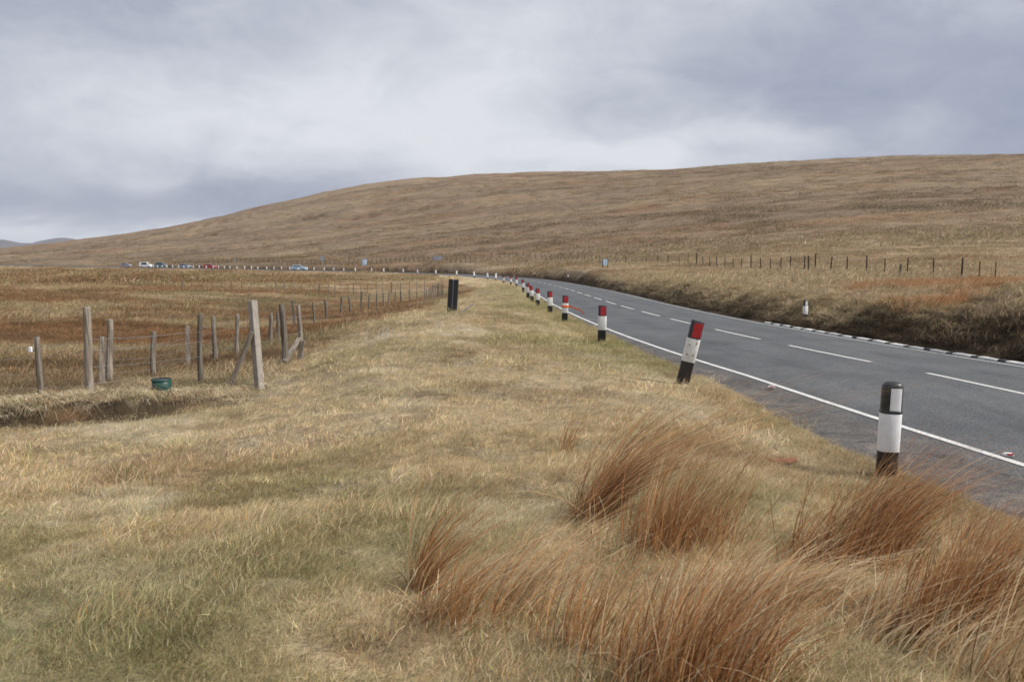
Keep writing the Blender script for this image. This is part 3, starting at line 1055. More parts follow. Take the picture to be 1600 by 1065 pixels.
def fence(name, label, posts, group='wire fences on the moor', wires=(0.25, 0.55, 0.85, 1.05), rad=0.003, net=0.0, thick=1.0, dark=False):
    """posts: list of (px, base py, Y, height, width factor, lean deg); wires run from post to post"""
    root = None
    tops = []
    for i, (px, py, Y, h, wf, ln) in enumerate(posts):
        p = place(px, py, Y)
        if root is None:
            root = tag(empty(name, p), label, 'fence', group)
        me_ = post_meshes[(i * 5 + int(px)) % 6]
        o = link('post', me_, root)
        o.location = p - root.location
        lx_ = R(ln)
        o.rotation_euler = (R(random.uniform(-2, 2)), lx_, R(random.uniform(0, 90)))
        o.scale = (wf * thick * .8, wf * thick * .8, h)
        if dark:
            o.material_slots[0].link = 'OBJECT'
            o.material_slots[0].material = M_DARKWOOD
        tops.append((p, h, lx_))
    for wz in wires:
        path = []
        for j, (p, h, l_) in enumerate(tops):
            zz = min(wz, h * 0.93)
            q_ = p + Vector((math.sin(l_) * zz, -0.05, zz))
            if path:
                a_ = path[-1]
                path.append((a_ + q_) / 2 - Vector((0, 0, 0.02)))
            path.append(q_)
        b = MB()
        b.tube([q_ - root.location for q_ in path], rad, 4)
        b.build('wire', M_WIRE, root)
    if net:
        b = MB()
        for (p, h, _), (q_, h2, _) in zip(tops[:-1], tops[1:]):
            L = (q_ - p).length
            for t in np.arange(net, L, net) / L:
                c = p.lerp(q_, t) + Vector((0, -0.05, 0))
                b.add([c + Vector((-.0015, 0, .02)), c + Vector((.0015, 0, .02)), c + Vector((.0015, 0, .86)), c + Vector((-.0015, 0, .86)),
                       c + Vector((0, .003, .02)), c + Vector((0, .003, .86))], [(0, 1, 2, 3), (1, 4, 5, 2), (4, 0, 3, 5)])
        o = b.build('netting', M_WIRE, root)
        o['kind'] = 'stuff'
    return root


def strut(root, a_, b_, w=0.10, name='brace'):
    a_, b_ = Vector(a_), Vector(b_)
    d_ = (b_ - a_)
    bm_ = MB().box((0, 0, d_.length / 2), (w, w * .75, d_.length), bev=0.008)
    o = bm_.build(name, M_WOOD, root)
    o.location = a_ - root.location
    o.rotation_euler = d_.to_track_quat('Z', 'Y').to_euler()
    return o


f1 = fence('wire_fence', 'front weathered timber fence at left with tall square posts and diagonal braces',
           [(-190, 640, 16.0, 1.25, 1.6, 1), (62, 620, 17.0, 1.26, 1.75, 1), (143, 622, 15.2, 1.62, 2.1, 0), (313, 602, 17.0, 1.40, 1.6, 3), ],
           net=0.3)
pA = place(407, 608, 16.4)
o = strut(f1, pA - Vector((0, 0, .3)), pA + Vector((-0.125, 0.06, 1.72)), 0.16, 'post')
o.data.materials[0] = M_PALEWOOD
strut(f1, place(353, 607, 16.2) - Vector((0, 0, .1)), pA + Vector((-0.11, -0.06, 1.12)), 0.12)
f2 = fence('wire_fence', 'short fence end on the knoll brow with two thick posts and a low brace',
           [(445, 578, 20.0, 1.52, 2.1, 2), (470, 568, 21.6, 1.47, 1.7, 3)], wires=(0.4, 0.8, 1.2))
strut(f2, place(445, 578, 19.9) + Vector((0.02, -.08, 0.15)), place(470, 568, 21.5) + Vector((0, -.08, 0.62)), 0.11)
strut(f2, place(467, 570, 21.3) + Vector((0.0, -.12, -0.1)), place(472, 568, 21.3) + Vector((0.06, -.10, 0.55)), 0.13, 'pale_stake')
f3 = fence('wire_fence', 'rear timber post fence running from the green tub up behind the knoll',
           [(161, 600, 19.5, 1.12, 1.6, 1), (172, 596, 20, 1.5, 1.7, 2), (240, 588, 21, 1.18, 1.5, 2), (296, 571, 24.6, 1.2, 1.7, -1),
            (335, 558, 25.5, 1.3, 1.6, 1), (371, 553, 27, 1.26, 1.5, 1), (423, 540, 30, 1.2, 1.6, 1), (434, 532, 32, 1.15, 1.3, 1), (460, 518, 37, 1.22, 1.5, -3),
            (492, 506, 43, 1.2, 1.3, -4), (511, 500, 47, 1.2, 1.6, -5), (533, 495, 52, 1.18, 1.7, 2), (547, 491, 55, 1.12, 1.6, -1), (564.5, 486, 58, 1.3, 1.7, 1),
            (577, 484, 61, 1.2, 1.4, 1), (589, 482, 64, 1.25, 1.5, 3), (599, 480, 66, 1.2, 1.4, 2), (608, 479, 68, 1.3, 1.5, 2), (618, 474, 70, 1.15, 1.5, 3),
            (626, 472, 73, 1.1, 1.5, 1), (640, 473, 77, 1.1, 1.3, 0), (652, 474, 80, 1.1, 1.3, 0), (664, 472, 83, 1.2, 1.5, 1)], net=0.28, thick=1.3)
f4 = fence('wire_fence', 'close-set pale fence posts climbing in a row left of the black slab post',
           [(664 + 2.8 * i, 476 - 0.9 * i, 84 - 1.4 * i, 1.35, 1.5, 2 + (i % 3)) for i in range(11)], thick=.9)
f5 = fence('wire_fence', 'thin dark fence crossing the middle of the moor behind the timber one',
           [(x, 457.5 + (x - 560) * -0.006 + random.uniform(-.6, .6), 104 + (x - 560) * .02, 1.3, 1.2 + (i % 5 == 0) * .8, random.uniform(-2, 2))
            for i, x in enumerate([285, 300, 316, 331, 347, 362, 378, 392, 405, 418, 432, 445, 458, 471, 484, 499, 513, 523, 532, 543, 553, 564, 574, 588, 598, 612, 626, 640, 652, 664])])
px_r = [1640, 1555, 1530, 1503, 1457, 1418, 1382, 1353, 1323, 1298, 1274, 1263, 1256, 1235, 1219, 1204, 1188, 1173, 1158, 1145, 1132, 1120, 1109, 1098, 1088, 1075, 1061,
        1044, 1027, 1010, 994, 978, 963, 950, 937, 925, 914, 903, 891, 876, 861, 846, 837, 828, 818, 807, 796, 788, 781, 768, 756]
YR = [(1700, 54), (1555, 56), (1457, 58), (1382, 62), (1298, 68), (1235, 76), (1109, 106), (1000, 132), (891, 172), (756, 200)]
PR = [(1700, 440), (1555, 438), (1457, 436), (1382, 427), (1298, 425.5), (1235, 423), (1109, 420), (1000, 413), (891, 408), (756, 407)]
f6 = fence('wire_fence', 'long dark post fence along the foot of the hill right of the road',
           [(x, float(np.interp(x, *zip(*PR[::-1]))), float(np.interp(x, *zip(*YR[::-1]))),
             1.25 + (0.2 if i % 7 == 3 else 0) + random.uniform(-.1, .1), 1.3 + random.uniform(-.2, .5), random.uniform(-3, 3)) for i, x in enumerate(px_r)],
           group='wire fences on the moor', rad=0.004, dark=True)
ex_ = empty('fence_post', place(1406, 436, 57))
tag(ex_, 'short thick lone fence post in front of the hillside fence', 'post')
link('stake', post_meshes[0], ex_, scale=(2.0, 2.0, .95))
def along(px, d):
    """plan point where a line d metres right of the edge line crosses a picture column"""
    x_, y_, z_ = road_pt(sg, d)
    cy_ = y_ * math.cos(PITCH) - (z_ - EYE) * math.sin(PITCH)
    i_ = int(np.abs(800 + FPX * x_ / cy_ - px).argmin())
    return float(x_[i_]), float(y_[i_]), float(sg[i_])


f7p = []
for x in np.arange(742, 286, -7.3):
    X_, Y_, _s = along(x, WIDTH + 7 + 2 * math.sin(x * .05))
    f7p.append((x, 415, Y_, 1.35, 1.5, random.uniform(-3, 3)))
f7 = fence('wire_fence', 'tiny fence posts behind the distant road and its cars', f7p, rad=0.006, dark=True)

sg_full, sg = sg, np.linspace(s_at_Y(20), ARC[-1] - 20, 3000)
for lab, px, d_, h, yaw in [('black and white marker post against the dark bank, behind the painted kerb', 1258, WIDTH + .95, .80, R(12)),
                            ('tiny white marker post at the right road edge where the bend disappears', 835, WIDTH + .9, 1.0, 0),
                            ('low white stub post on the right verge at the start of the bank', 887, WIDTH + .9, .75, 0)]:
    X_, Y_, _s = along(px, d_)
    stub(lab, px, 500, Y_, h).rotation_euler = (0, 0, yaw)
sg = sg_full

# ------------------------------------------------------------------ black slab post with a grey seam, and the plank beside it
sp = tag(empty('slab_post', place(706, 488, 27)), 'leaning black double slab post with pale grey seam on the knoll', 'post')
sp.rotation_euler = (0, R(4), R(-14))
for x_ in (-0.088, 0.088):
    MB().box((x_, 0, 0.38), (0.145, 0.07, 1.38), bev=0.012).build('slab', M_BLACK, sp)
MB().box((0.0, 0.012, 0.38), (0.035, 0.05, 1.36), bev=0.006).build('seam_strip', M_GREY, sp)
pk = tag(empty('plank', place(717, 488, 26.7)), 'grey plank lying tilted at the foot of the black slab post', 'plank')
MB().box((0.22, 0, 0.13), (0.60, 0.12, 0.04), Matrix.Rotation(R(-36), 3, 'Y'), bev=0.006).build('board', M_GREY, pk)
MB().box((-0.02, 0.0, 0.0), (0.05, 0.10, 0.14), bev=0.006).build('foot_block', M_GREY, pk)

# green tub
tub_at = place(253, 612, 14.6) + Vector((0, 0, .03))
tb = tag(empty('tub', tub_at), 'green plastic tub with dark open top near the fence', 'tub')
def crc(r_, z, n=20):
    return [Vector((r_ * math.cos(2 * math.pi * i / n), r_ * math.sin(2 * math.pi * i / n), z)) for i in range(n)]
MB().loft([crc(.155, -.12), crc(.158, .10), crc(.160, .23), crc(.148, .23), crc(.143, .1)]).build('tub_wall', M_GREEN, tb, True)
MB().loft([crc(.164, .205), crc(.167, .212), crc(.167, .236), crc(.160, .24)], False).build('rim', M_GREEN, tb, True)
MB().loft([crc(.146, .20), crc(.146, .226)]).build('contents', M_OLDBLACK, tb)

# white insulator clipped on the end post is part of the fence
pI = place(57, 620, 16.9)
MB().box(pI - f1.location + Vector((-0.03, -0.07, 1.02)), (0.07, 0.05, 0.11), bev=0.012).build('insulator', M_WHITE, f1)

# road studs
for px, py, lab in [(1205, 604, 'small red road stud on the near edge line, below the long dash'),
                    (1575, 709.5, 'small red road stud by the edge line at the right picture border')]:
    Y = 20.0
    for _ in range(50):
        Y = .5 * Y + .5 * (EYE - 0.0) / (-ray(px, py)[2] / ray(px, py)[1])
    p = Vector(at(px, py, Y))
    o = tag(empty('road_stud', p), lab, 'road stud', 'road studs')
    MB().loft([dring(.11, .10, -.015), dring(.11, .10, .006), dring(.08, .07, .016)]).build('housing', M_OLDWHITE, o, True)
    MB().box((0, -.04, .010), (.07, .03, .014), bev=.003).build('lens', M_RED, o)

# ------------------------------------------------------------------ signs by the far road
def sign(name, label, px, off, posts, panel_w, panel_h, top, mats, yaw=0, post_w=.07):
    X_, Y, _s = along(px, off)
    p = Vector((X_, Y, G(X_, Y)))
    r_ = tag(empty(name, p, (0, 0, yaw)), label, 'sign', 'signs by the road')
    h = (at(px, top, Y)[2] - p.z)
    for x_ in posts:
        MB().box((x_, 0.03, (h - .05) / 2 - .15), (post_w, post_w, h - .05 + .3), bev=.008).build('sign_post', mats[1], r_)
    MB().box((0, -0.02, h - panel_h / 2), (panel_w, .025, panel_h), bev=.006).build('sign_panel', mats[0], r_)
    return r_


sign('road_sign', 'grey back of a wide road sign on two posts above the bend', 684, WIDTH + 5, (-.75, .75), 2.1, 0.95, 400, (M_GREY, M_GREY), post_w=.1)
s2 = sign('road_sign', 'small blue and white sign on a pole behind the distant road', 570, WIDTH + 3, (0,), 1.15, 1.6, 405, (M_SIGNBLUE, M_GREY), post_w=.1)
MB().box((0.18, -.04, (at(570, 405, s2.location.y)[2] - s2.location.z) - .72), (.42, .02, .9), bev=.01).build('white_symbol', M_WHITE, s2)
sign('road_sign', 'narrow grey-blue sign high on a pole right of the light blue car', 504, WIDTH + 3.5, (0,), 0.85, 1.3, 399.5, (M_GREY, M_GREY), post_w=.11)
s4 = sign('road_sign', 'pale blue square panel between two dark posts at the hill foot', 945.5, WIDTH + 4.5, (-.32, .32), 0.58, 0.75, 405, (M_SIGNBLUE, M_OLDBLACK), post_w=.11)
sign('pole', 'thin pale pole with a small plate behind the distant car queue', 368, WIDTH + 3.5, (0,), 0.5, 0.5, 401.5, (M_GREY, M_GREY), post_w=.12)['category'] = 'pole'
ms = tag(empty('wooden_stake', place(640, 419, 194)), 'thick dark stake left of the wide grey sign', 'stake')
link('stake', post_meshes[1], ms, scale=(4.2, 4.2, 1.7))

# ------------------------------------------------------------------ cars
def car(name, label, rgb, px, lane, toward, kind='hatch'):
    i = int(np.abs(lpx - px).argmin())
    s = sg[i]
    x, y, z = road_pt(s, lane)
    # slide along so that the car itself sits at its column
    for _ in range(4):
        c = y * math.cos(PITCH) - (z - EYE) * math.sin(PITCH)
        e = (800 + FPX * x / c) - px
        s += e * 0.12
        x, y, z = road_pt(s, lane)
    j = int(np.clip(np.searchsorted(ARC, s), 1, len(TAN) - 2))
    t = TAN[j] * (-1 if toward else 1)
    r_ = tag(empty(name, (x, y, z + 0.03), (0, 0, math.atan2(t[1], t[0]) + R(38))), label, 'car', 'cars on the distant road')
    r_.scale = (.80, .80, .85)
    pm = mat_paint('car_paint', rgb, 0.3, 0.08, 0.6)
    L, Wd, H = 4.2, 1.76, {'hatch': 1.48, 'van': 1.9, 'saloon': 1.42}[kind]
    prof = {'hatch': [(-2.1, .30), (-2.12, .62), (-2.05, .95), (-1.75, H - .12), (-1.35, H), (0.2, H), (0.55, H - .06), (1.22, .98), (1.95, .84), (2.1, .62), (2.08, .28)],
            'van': [(-2.1, .30), (-2.12, .7), (-2.08, 1.1), (-2.0, H - .1), (-1.85, H), (0.7, H), (1.0, H - .1), (1.5, 1.15), (2.0, .95), (2.1, .65), (2.08, .28)],
            'saloon': [(-2.1, .30), (-2.12, .62), (-2.05, .93), (-1.55, .98), (-0.95, H - .03), (0.1, H), (0.45, H - .06), (1.15, .98), (1.95, .82), (2.1, .6), (2.08, .28)]}[kind]
    def half(zz):
        return Wd / 2 * (1.0 if zz < .95 else 1.0 - 0.24 * (zz - .95) / (H - .95))
    b = MB()
    n = len(prof)
    V = [(a_, -half(z_), z_) for a_, z_ in prof] + [(a_, half(z_), z_) for a_, z_ in prof]
    F = [tuple(range(n)), tuple(range(2 * n - 1, n - 1, -1))] + [(k, k + n, (k + 1) % n + n, (k + 1) % n) for k in range(n)]
    b.add(V, F)
    b.build('body', pm, r_)
    # glazing
    ws = (prof[7], prof[6])
    def slab_between(p_, q_, name_, inset=.09, off=.012):
        d_ = Vector((q_[0] - p_[0], 0, q_[1] - p_[1]))
        nn = Vector((d_.z, 0, -d_.x)).normalized()
        if nn.z < 0:
            nn = -nn
        a_ = Vector((p_[0], 0, p_[1])) + d_ * .1
        c_ = Vector((q_[0], 0, q_[1])) - d_ * .08
        V_ = []
        for o_ in (-.01, off):
            for pt in (a_, c_):
                for sgn in (-1, 1):
                    V_.append(pt + nn * o_ + Vector((0, sgn * (half(pt.z) - inset), 0)))
        MB().add(V_, [(0, 1, 3, 2), (4, 6, 7, 5), (0, 4, 5, 1), (2, 3, 7, 6), (0, 2, 6, 4), (1, 5, 7, 3)]).build(name_, M_GLASS, r_)
    slab_between(prof[7], prof[6], 'windscreen')
    slab_between(prof[2] if kind != 'saloon' else prof[3], prof[3] if kind != 'saloon' else prof[4], 'rear_window')
    zr, zb = H - .12, 1.0
    for sgn in (-1, 1):
        V_ = []
        for o_ in (-.01, .012):
            for a_, z_ in ((-1.65, zb), (1.0, zb), (.45, zr), (-1.3, zr)):
                V_.append((a_, sgn * (half(z_) + o_), z_))
        MB().add(V_, [(0, 1, 2, 3), (7, 6, 5, 4), (0, 4, 5, 1), (1, 5, 6, 2), (2, 6, 7, 3), (3, 7, 4, 0)]).build('side_window', M_GLASS, r_)
        MB().box((2.05, sgn * .62, .68), (.12, .34, .15), bev=.02).build('headlight', M_LAMP, r_)
        MB().box((-2.07, sgn * .68, .78), (.1, .22, .2), bev=.02).build('tail_light', M_RED, r_)
    for ax in (-1.3, 1.3):
        for sgn in (-1, 1):
            w_ = empty('wheel', (ax, sgn * .78, .31))
            w_.parent = r_
            def wring(r1, yy, n_=16):
                return [Vector((r1 * math.cos(2 * math.pi * k_ / n_), yy, r1 * math.sin(2 * math.pi * k_ / n_))) for k_ in range(n_)]
            MB().loft([wring(.28, -.11), wring(.31, -.09), wring(.31, .09), wring(.28, .11)]).build('tyre', M_TYRE, w_, True)
            MB().loft([wring(.19, -.118), wring(.19, .118)]).build('rim', M_GREY, w_)
    return r_


car('parked_car', 'light blue car on the distant road, largest and rightmost of the cars', (.36, .50, .66), 465, 4.2, True, 'hatch')
car('parked_car', 'bright red car on the distant road', (.42, .02, .025), 323, 4.6, True, 'hatch')
car('parked_car', 'blue-grey car on the distant road just left of the red one', (.20, .25, .34), 283, 4.6, True, 'saloon')
car('parked_car', 'dark teal grey car right behind the white one on the distant road', (.12, .18, .22), 246, 4.6, True, 'van')
car('parked_car', 'white car on the distant road', (.78, .79, .80), 222, 4.6, True, 'van')
car('parked_car', 'faint lilac grey car at the far left end of the distant road', (.30, .29, .35), 188, 4.6, True, 'hatch')

# ------------------------------------------------------------------ grass
def blades(n, base, h, w, lean_dir, lean, spread, segs=3, curl=0.0, seed=0, droop=0.0, wmin=0.15):
    """vertices and faces of n tapered blades; base (n,3), h (n,), w (n,), lean_dir (n,2), lean (n,), spread (n,2)"""
    g_ = np.random.default_rng(seed)
    t = np.linspace(0, 1, segs + 1)
    side = g_.uniform(0, 2 * np.pi, n)
    sx, sy = np.cos(side), np.sin(side)
    V = np.zeros((n, segs + 1, 2, 3))
    for k, tk in enumerate(t):
        off = (spread * tk)[:, :] + lean_dir * (lean * tk ** 1.8)[:, None]
        off = off + np.c_[sy, -sx] * (curl * tk * tk)
        up = h * (tk - droop * tk ** 3)
        c = base + np.c_[off * h[:, None], up]
        ww = w * max(wmin, (1 - tk ** 1.6)) * (0.75 + 0.25 * min(1, tk * 4)) / 2
        V[:, k, 0] = c + np.c_[sx * ww, sy * ww, ww * 0]
        V[:, k, 1] = c - np.c_[sx * ww, sy * ww, ww * 0]
    idx = np.arange(n)[:, None] * (segs + 1) * 2
    F = []
    for k in range(segs):
        a_ = idx + k * 2
        F.append(np.concatenate([a_, a_ + 1, a_ + 3, a_ + 2], 1))
    return V.reshape(-1, 3), np.concatenate(F), (segs + 1) * 2


CL = bpy.data.collections.new('grass_sources')


def clump(name, n, rad, h, w, lean, spread, segs, seed, droop=.15, cols='lawn'):
    g_ = np.random.default_rng(seed)
    rr = rad * np.sqrt(g_.uniform(0, 1, n))
    th = g_.uniform(0, 2 * np.pi, n)
    base = np.c_[rr * np.cos(th), rr * np.sin(th), np.full(n, -0.015)]
    hh = h * g_.uniform(0.45, 1.25, n)
    ld_ = np.c_[np.full(n, 1.0), g_.uniform(-.6, .6, n)]
    sp_ = g_.normal(0, spread, (n, 2))
    V, F, per = blades(n, base, hh, w * g_.uniform(.6, 1.3, n), ld_, lean * g_.uniform(.2, 1.5, n), sp_, segs, .12, seed, droop)
    me_ = mesh_np(name, V, F, M_BLADE, True)
    v_ = g_.uniform(.65, 1.6, n)
    hue = g_.uniform(0, 1, n)
    c = np.c_[v_ * 1.0, v_ * 1.0, v_ * 1.0]
    gm = hue < .22
    c[gm] *= np.array([.72, .9, .62])
    rm = hue > .86
    c[rm] *= np.array([.95, .76, .6])
    pm_ = (hue > .6) & (hue < .75)
    c[pm_] *= np.array([1.25, 1.28, 1.35])
    point_colour(me_, np.repeat(np.clip(c, 0, 2.2), per, 0), 'blade')
    o = bpy.data.objects.new(name, me_)
    col_ = bpy.data.collections.get(name.rsplit('_', 1)[0]) or bpy.data.collections.new(name.rsplit('_', 1)[0])
    col_.objects.link(o)
    return col_


def family(key, k, *a_, **kw):
    for i in range(k):
        c = clump(f'{key}_{i}', *a_, seed=hash2(np.array([i]), np.array([len(key)]), 5)[0].__mul__(1e6).__int__() + i, **kw)
    return c


def gn_scatter(name, coll, P, rot, scl, tint, label_kind='stuff'):
    me_ = bpy.data.meshes.new(name)
    me_.vertices.add(len(P))
    me_.vertices.foreach_set('co', P.astype(np.float32).ravel())
    for nm, data in (('rot', rot), ('scl', scl)):
        a_ = me_.attributes.new(nm, 'FLOAT_VECTOR', 'POINT')
        a_.data.foreach_set('vector', data.astype(np.float32).ravel())
    point_colour(me_, tint, 'tint')
    o = link(name, me_)
    o['kind'] = 'stuff'
    ng = bpy.data.node_groups.new(name, 'GeometryNodeTree')
    ng.interface.new_socket('Geometry', in_out='INPUT', socket_type='NodeSocketGeometry')
    ng.interface.new_socket('Geometry', in_out='OUTPUT', socket_type='NodeSocketGeometry')
    N_ = ng.nodes
    gin, gout = N_.new('NodeGroupInput'), N_.new('NodeGroupOutput')
    ci = N_.new('GeometryNodeCollectionInfo')
    ci.inputs['Collection'].default_value = coll
    ci.inputs['Separate Children'].default_value = True
    ci.inputs['Reset Children'].default_value = True
    iop = N_.new('GeometryNodeInstanceOnPoints')
    iop.inputs['Pick Instance'].default_value = True
    ng.links.new(gin.outputs[0], iop.inputs['Points'])
    ng.links.new(ci.outputs[0], iop.inputs['Instance'])
    for nm, sock in (('rot', 'Rotation'), ('scl', 'Scale')):
        na = N_.new('GeometryNodeInputNamedAttribute')
        na.data_type = 'FLOAT_VECTOR'
        na.inputs['Name'].default_value = nm
        out_ = [s for s in na.outputs if s.enabled and s.name == 'Attribute'][0]
        ng.links.new(out_, iop.inputs[sock])
    ri = N_.new('FunctionNodeRandomValue')
    ri.data_type = 'INT'
    [s for s in ri.inputs if s.enabled and s.name == 'Min'][0].default_value = 0
    [s for s in ri.inputs if s.enabled and s.name == 'Max'][0].default_value = 50
    ng.links.new([s for s in ri.outputs if s.enabled][0], iop.inputs['Instance Index'])
    ng.links.new(iop.outputs[0], gout.inputs[0])
    md = o.modifiers.new('scatter', 'NODES')
    md.node_group = ng
    return o


def fan_points(n, r0, r1, ang=44, flat=1.0):
    """n points in the sector ahead; flat = 2 even on the ground, less = denser near"""
    u = rng.uniform(0, 1, n)
    r_ = (r0 ** flat + u * (r1 ** flat - r0 ** flat)) ** (1 / flat)
    a_ = np.radians(rng.uniform(-ang, ang, n))
    return r_ * np.sin(a_), r_ * np.cos(a_)


def scatter(name, coll, n, r0, r1, keep, size, flat=1.0, ang=44, wind=0.9, tilt=0.15, seedoff=0, dz=0.0, bright=1.0):
    x, y = fan_points(n, r0, r1, ang, flat)
    g = ground_info(x, y)
    k = keep(x, y, g) * (np.hypot(x - tub_at.x * .985, y - tub_at.y * .985) > .5)
    k = k > rng.uniform(0, 1, len(x))
    x, y = x[k], y[k]
    g = {q: v[k] for q, v in g.items()}
    c = veg_colour(x, y, g) * bright * rng.uniform(.70, 1.28, len(x))[:, None] ** (1 - .6 * smooth(90, 200, g['r']))[:, None]
    P = np.c_[x, y, g['z'] + dz]
    m_ = len(x)
    rot = np.c_[rng.normal(0, tilt, m_), rng.normal(0, tilt, m_), rng.normal(0, wind, m_)]
    sz = size(x, y, g) * rng.uniform(.75, 1.3, m_)
    hz = sz * rng.uniform(.7, 1.25, m_)
    return gn_scatter(name, coll, P, rot, np.c_[sz, sz, hz], np.clip(c, 0, 1))


C0 = family('turf_fine', 8, 150, .16, .062, .0029, .7, .42, 3, droop=.2)
C1 = family('turf_mid', 8, 120, .30, .072, .0052, .65, .42, 2, droop=.2)
C2 = family('moor_mid', 8, 90, .50, .20, .011, .7, .45, 3, droop=.3)
C3 = family('moor_far', 6, 60, 1.0, .27, .026, .7, .4, 2, droop=.25)
C4 = family('hill_far', 6, 46, 2.4, .42, .085, .7, .4, 2, droop=.2)


def on_lawn(x, y, g):
    return (1 - g['moor']) * (g['d'] < -g['sh'] + 0.06) * (1 - g['step'] * smooth(.9, .5, g['lw']))


def lawn_size(x, y, g):
    tuft = smooth(.05, .3, fbm(x / .8, y / .8, 221, 3))
    return 0.8 + .75 * tuft - .25 * smooth(-2.5, -.8, g['d'])


scatter('lawn_grass', C0, 9000, 1.2, 9.5, on_lawn, lawn_size, flat=1.5)
scatter('verge_grass', C1, 14000, 8.5, 45, on_lawn, lambda x, y, g: lawn_size(x, y, g) * (1 + .01 * g['r']), flat=1.25)


s_ = s_at_Y(4) + (s_at_Y(60) - s_at_Y(4)) * rng.uniform(0, 1, 7000) ** 1.6
x, y, z = road_pt(s_, -asphalt_edge(s_) - .03 - np.abs(rng.normal(0, .16, len(s_))))
g = ground_info(x, y)
gn_scatter('edge_grass', C0, np.c_[x, y, g['z']], np.c_[rng.normal(0, .2, (len(x), 2)), rng.uniform(-3, 3, len(x))],
           np.repeat(rng.uniform(.6, 1.15, len(x))[:, None], 3, 1) * np.clip(g['r'] / 14, 1, 1.7)[:, None], np.clip(veg_colour(x, y, g) * rng.uniform(.7, 1.1, len(x))[:, None], 0, 1))


def off_road(x, y, g):
    return (((g['d'] > WIDTH + .55) | (g['moor'] > .3)) & (g['rw'] < .75)).astype(float)


scatter('moor_grass', C2, 22000, 11, 60, lambda x, y, g: off_road(x, y, g) * (1 - .8 * (g['step'] * smooth(-.3, -.1, g['lw']))),
        lambda x, y, g: .8 + .5 * smooth(0, .2, fbm(x / 3, y / 3, 231, 3)) - .45 * smooth(24, 15, g['r']) * g['moor'], flat=1.1)
scatter('rough_grass', C3, 26000, 45, 160, lambda x, y, g: off_road(x, y, g) + (1 - g['moor']) * (g['d'] < -1.2) * (g['r'] > 45),
        lambda x, y, g: (1 - .55 * smooth(-30, -10, g['d']) * (g['d'] < 0)) * .8 + .5 * smooth(0, .2, fbm(x / 6, y / 4, 241, 3)), flat=1.1)
scatter('hill_grass', C4, 34000, 130, 640, lambda x, y, g: off_road(x, y, g) + (g['d'] < -3),
        lambda x, y, g: (1 - .6 * smooth(-30, -10, g['d']) * (g['d'] < 0)) * .7 + .7 * smooth(-.05, .2, fbm(x / 14, y / 8, 251, 3)), flat=.9)

# long grass hanging over the peat edge and the bank
C5 = family('fringe', 6, 60, .22, .30, .010, .5, .45, 4, droop=1.1)


def along_lip(n):
    s_ = rng.uniform(0, STEP_END + 2, n)
    x = np.interp(s_, LARC, LAWN[:, 0]) + rng.normal(0, .1, n)
    y = np.interp(s_, LARC, LAWN[:, 1]) + rng.uniform(0.12, .8, n)
    return x, y


x, y = along_lip(900)
g = ground_info(x, y)
c = lerp(np.tile(PALE, (len(x), 1)), BROWN * 1.3, rng.uniform(0, 1, len(x)) ** 2.5)
gn_scatter('lip_grass', C5, np.c_[x, y, g['z'] - .02], np.c_[rng.normal(.25, .2, len(x)), rng.normal(0, .2, len(x)), -1.57 + rng.normal(0, .8, len(x))],
           np.c_[rng.uniform(.6, 1.2, (len(x), 2)), rng.uniform(.35, .7, len(x))], c)

s_ = s_at_Y(11) + (s_at_Y(75) - s_at_Y(11)) * rng.uniform(0, 1, 3600) ** 1.3
d_ = WIDTH + .75 + np.where(s_ < s_at_Y(25), 4.2, 2.0) * rng.uniform(0, 1, len(s_)) ** 1.2
x, y, z = road_pt(s_, d_)
g = ground_info(x, y)
t_ = smooth(WIDTH + .7 + .7 * smooth(34, 22, g['r']), WIDTH + 1.6 + 1.6 * smooth(34, 22, g['r']), d_ + rng.normal(0, .5, len(s_)))
c = lerp(np.tile(DARKB * 1.2, (len(x), 1)), np.array([.50, .40, .25]), t_ * rng.uniform(.3, 1, len(x)))
nx_, ny_ = np.interp(s_, ARC, NRM[:, 0]), np.interp(s_, ARC, NRM[:, 1])
yaw = np.arctan2(-ny_, -nx_) + rng.normal(0, .7, len(x))
gn_scatter('bank_grass', C5, np.c_[x, y, g['z'] - .03], np.c_[rng.normal(0, .2, (len(x), 2)), yaw],
           np.c_[rng.uniform(.9, 1.7, (len(x), 2)), rng.uniform(.7, 1.4, len(x))], c)

x = rng.uniform(9, 34, 14000)
y = rng.uniform(21, 52, 14000)
g = ground_info(x, y)
k = (x / y > .39 + .05 * rng.uniform(0, 1, 14000)) & (g['d'] > WIDTH + 1.7) & (y > 25) & (g['d'] < WIDTH + 30) & (fbm(x / 7, y / 3, 191, 3) > -.10) & (rng.uniform(0, 1, 14000) < .5)
x, y = x[k], y[k]
c = lerp(np.tile(np.array([.40, .20, .09]), (len(x), 1)), np.array([.45, .33, .19]), rng.uniform(0, 1, len(x)) ** 2)
gn_scatter('rust_grass', C2, np.c_[x, y, g['z'][k]], np.c_[rng.normal(0, .1, (len(x), 2)), rng.normal(0, .4, len(x))],
           np.c_[rng.uniform(.7, 1.2, (len(x), 2)), rng.uniform(1.2, 2.1, len(x))], c)

# ------------------------------------------------------------------ wind-blown rust coloured tussocks, each a thing
RUSTS = np.array([[.43, .205, .076], [.34, .152, .056], [.52, .300, .130], [.16, .078, .038], [.54, .38, .20], [.60, .49, .31]])


